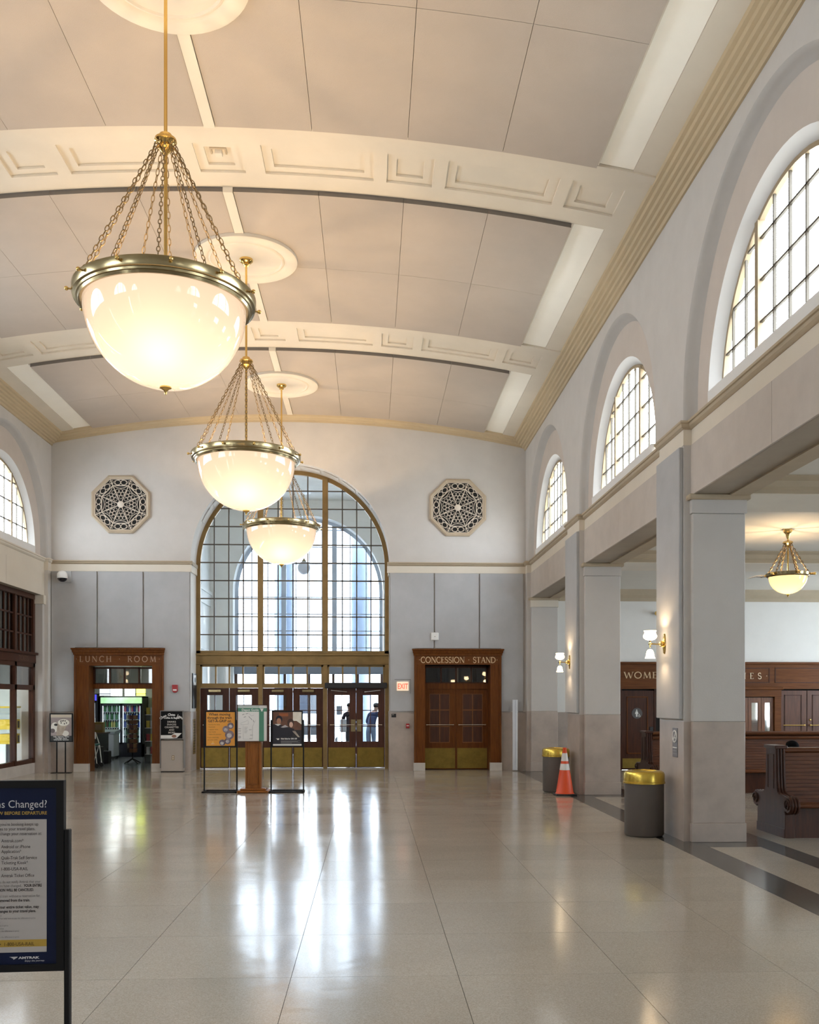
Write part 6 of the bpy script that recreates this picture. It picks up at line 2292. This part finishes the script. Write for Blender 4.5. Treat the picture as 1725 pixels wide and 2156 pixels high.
def hand(vs, es, wi, p, dirv, side):
    """palm + five short bent fingers"""
    d = Vector(dirv).normalized()
    s = Vector(side).normalized()
    base = len(vs)
    pm = Vector(p) + d * .07
    vs.append((*pm, (.028, .016)))
    es.append((wi, base))
    for k, (off, ln) in enumerate(((-.028, .055), (-.010, .068), (.009, .064), (.026, .050))):
        a = pm + s * off + d * .025
        b = a + d * ln * .6
        c = b + d * ln * .35 - Vector((0, 0, .012))
        n0 = len(vs)
        vs += [(*a, .0085), (*b, .008), (*c, .007)]
        es += [(base, n0), (n0, n0 + 1), (n0 + 1, n0 + 2)]
    t = pm - d * .03 - s * .03
    t2 = t + d * .045 - s * .018
    n0 = len(vs)
    vs += [(*t, .010), (*t2, .008)]
    es += [(base, n0), (n0, n0 + 1)]


def person(label, loc, rz, upper, lower, lean=0.0, seated=False, hair_m=None, cap=None, bag=False):
    r = empty('person', (0, 0, 0))
    tag(r, label, 'person')
    # local frame: facing -y, feet at z=0 (seated: seat at z=.43)
    L = lean
    if not seated:
        pel = .93
        V = [(0, 0, pel, (.15, .11)), (0, -.05 * L, 1.10, (.14, .10)), (0, -.16 * L, 1.30, (.165, .11)), (0, -.24 * L, 1.42 - .02 * L, (.13, .09)), (0, -.30 * L, 1.50 - .04 * L, .055), (0, -.36 * L, 1.58 - .05 * L, (.075, .085)), (0, -.40 * L, 1.68 - .06 * L, (.07, .085))]
        E_ = [(0, 1), (1, 2), (2, 3), (3, 4), (4, 5), (5, 6)]
        for sx in (-1, 1):
            b = len(V)
            V += [(sx * .095, 0, .86, .095), (sx * .105, -.01, .48, .065), (sx * .11, .02, .10, .042), (sx * .11, -.13, .045, .038)]
            E_ += [(0, b), (b, b + 1), (b + 1, b + 2), (b + 2, b + 3)]
            b = len(V)
            V += [(sx * .18, -.24 * L, 1.38 - .02 * L, .065), (sx * .25, -.20 * L + .02, 1.12, .048), (sx * .23, -.20 - .15 * L, .98, .034)]
            E_ += [(3, b), (b, b + 1), (b + 1, b + 2)]
            hand(V, E_, b + 2, V[b + 2][:3], (0, -.7, -.3), (1, 0, 0))
        hc = (0, -.39 * L, 1.63 - .05 * L)
        reg = lambda c: 1 if c.z < .95 else (2 if c.z > 1.47 - .04 * L or (c.z < 1.03 and abs(c.x) > .17) else 0)
    else:
        V = [(0, .02, .57, (.15, .10)), (0, .05, .70, (.145, .11)), (0, .06, .86, (.17, .11)), (0, .03, .95, (.13, .09)), (0, .0, 1.01, .055), (0, -.03, 1.07, (.075, .085)), (0, -.05, 1.16, (.07, .085))]
        E_ = [(0, 1), (1, 2), (2, 3), (3, 4), (4, 5), (5, 6)]
        for sx in (-1, 1):
            b = len(V)
            V += [(sx * .10, -.05, .56, .08), (sx * .12, -.46, .55, .062), (sx * .12, -.48, .10, .042), (sx * .12, -.60, .045, .038)]
            E_ += [(0, b), (b, b + 1), (b + 1, b + 2), (b + 2, b + 3)]
            b = len(V)
            V += [(sx * .18, .03, .91, .062), (sx * .24, -.06, .70, .046), (sx * .14, -.30, .62, .034)]
            E_ += [(3, b), (b, b + 1), (b + 1, b + 2)]
            hand(V, E_, b + 2, V[b + 2][:3], (-.2 * sx, -.8, -.1), (1, 0, 0))
        hc = (0, -.04, 1.115)
        reg = lambda c: 2 if c.z > .99 else (1 if (c.z < .62 and c.y < .0) else (2 if (c.y < -.28 and c.z > .57) else 0))
    b = skin_body('body', V, E_, 0, r, [upper, lower, M_SK], reg)
    # facial features
    x, y, z = hc
    mb = MB().sphere((x, y - .095, z - .005), .018, 8, 6, (.7, 1, 1.4))
    mb.build('nose', M_SK, r, smooth=True)
    for s in (-1, 1):
        MB().sphere((x + s * .032, y - .082, z + .02), .012, 8, 6).build('eye', M_BLACKP, r, smooth=True)
        MB().sphere((x + s * .082, y, z), .026, 8, 6, (.4, .7, 1.1)).build('ear', M_SK, r, smooth=True)
    MB().sphere((x, y - .088, z - .05), .022, 8, 6, (1, .4, .3)).build('mouth', mat('lips', (.34, .13, .11), .5), r, smooth=True)
    v = MB()
    n, m_ = 16, 8
    pts = []
    for i in range(m_ + 1):
        a = PI / 2 * i / m_ * 1.25
        for k in range(n):
            q = 2 * PI * k / n
            fy = math.sin(q)
            lim = a if fy > -.3 else min(a, PI / 2 * .62)
            pts.append((x + .094 * math.sin(lim) * math.cos(q), y + .012 + .108 * math.sin(lim) * fy, z + .035 + .085 * math.cos(lim)))
    v.add(pts, [(i * n + k, i * n + (k + 1) % n, (i + 1) * n + (k + 1) % n, (i + 1) * n + k) for i in range(m_) for k in range(n)])
    v.build('hair', hair_m or M_HAIR, r, smooth=True)
    if cap:
        MB().lathe([(.10, .04), (.104, .07), (.09, .115), (.05, .14), (.001, .148)], 20, (x, y + .01, z)).build('cap', cap, r, smooth=True)
        MB().prism([(x - .07, y - .08), (x + .07, y - .08), (x + .05, y - .16), (x - .05, y - .16)], 'xy', z + .045, z + .055).build('cap_brim', cap, r)
    if bag:
        MB().box(.16, .34, -.12, .06, .82, 1.22).build('shoulder_bag', mat('bag_white', (.62, .62, .62), .6), r, bevel=.03, seg=2)
    r.location = loc
    r.rotation_euler = (0, 0, rz)
    return r


person('person in a blue jacket, jeans and cap leaning beyond the right entrance doors', (.02, 29.9, 0), math.radians(150), M_JACK, M_JEAN, lean=.9, cap=mat('cap_grey', (.05, .055, .06), .7))
person('person in dark clothes with a white bag beyond the right entrance doors', (-.60, 29.3, 0), math.radians(200), M_DKJ, M_PANT, lean=.4, bag=True)
person('person with black hair seated behind the nearest bench, only the head showing', (5.98, 13.08, 0), math.radians(180), M_DKJ, M_PANT, seated=True)

# vestibule globe lamp
r = empty('globe_pendant', (-2.10, 29.9, 6.1))
tag(r, 'unlit grey globe pendant hanging in the vestibule behind the arched window', 'pendant lamp')
MB().sphere((-2.10, 29.9, 6.0), .21, 24, 14).build('globe', mat('globe_grey', (.50, .55, .62), .2), r, smooth=True)
MB().lathe([(.06, 6.19), (.08, 6.22), (.03, 6.27), (.02, 6.30)], 16, (-2.10, 29.9, 0)).build('gallery', M_BRASSD, r, smooth=True)
MB().tube([(-2.10, 29.9, 6.25), (-2.10, 29.9, 8.40)], .012, 8).build('rod', M_BRASSD, r)
MB().lathe([(.02, 8.32), (.10, 8.34), (.22, 8.37), (.22, 8.40)], 24, (-2.10, 29.9, 0)).build('canopy', M_WHITE, r, smooth=True)

# white shuttle van on the street
r = empty('shuttle_van', (-2.0, 38.0, 0))
tag(r, 'white van parked on the street beyond the entrance doors', 'van')
MB().prism([(35.8, .35), (35.75, 1.05), (36.3, 1.25), (36.9, 2.25), (41.2, 2.3), (41.3, .35)], 'yz', -3.3, -1.3).build('van_body', mat('van_white', (.75, .78, .82), .3), r, bevel=.04)
MB().prism([(36.32, 1.30), (36.36, 1.28), (36.90, 2.16), (36.86, 2.18)], 'yz', -3.15, -1.45).build('windscreen', mat('van_glass', (.02, .022, .03), .08), r)
B(-3.1, -1.5, 35.72, 35.76, .5, .85).build('grille', M_BLACKP, r)
for x in (-3.2, -1.5):
    for y in (36.6, 40.3):
        MB().tube([(x - .0, y, .33), (x + .10, y, .33)], .33, 20).build('wheel', M_BLACKP, r)
for x in (-3.4, -1.2):
    B(x - .10, x + .10, 36.2, 36.3, 1.25, 1.60).build('mirror', M_BLACKP, r, bevel=.02)
for x in (-3.05, -1.75):
    B(x, x + .2, 35.74, 35.78, .88, 1.0).build('headlamp', M_WHITE, r)
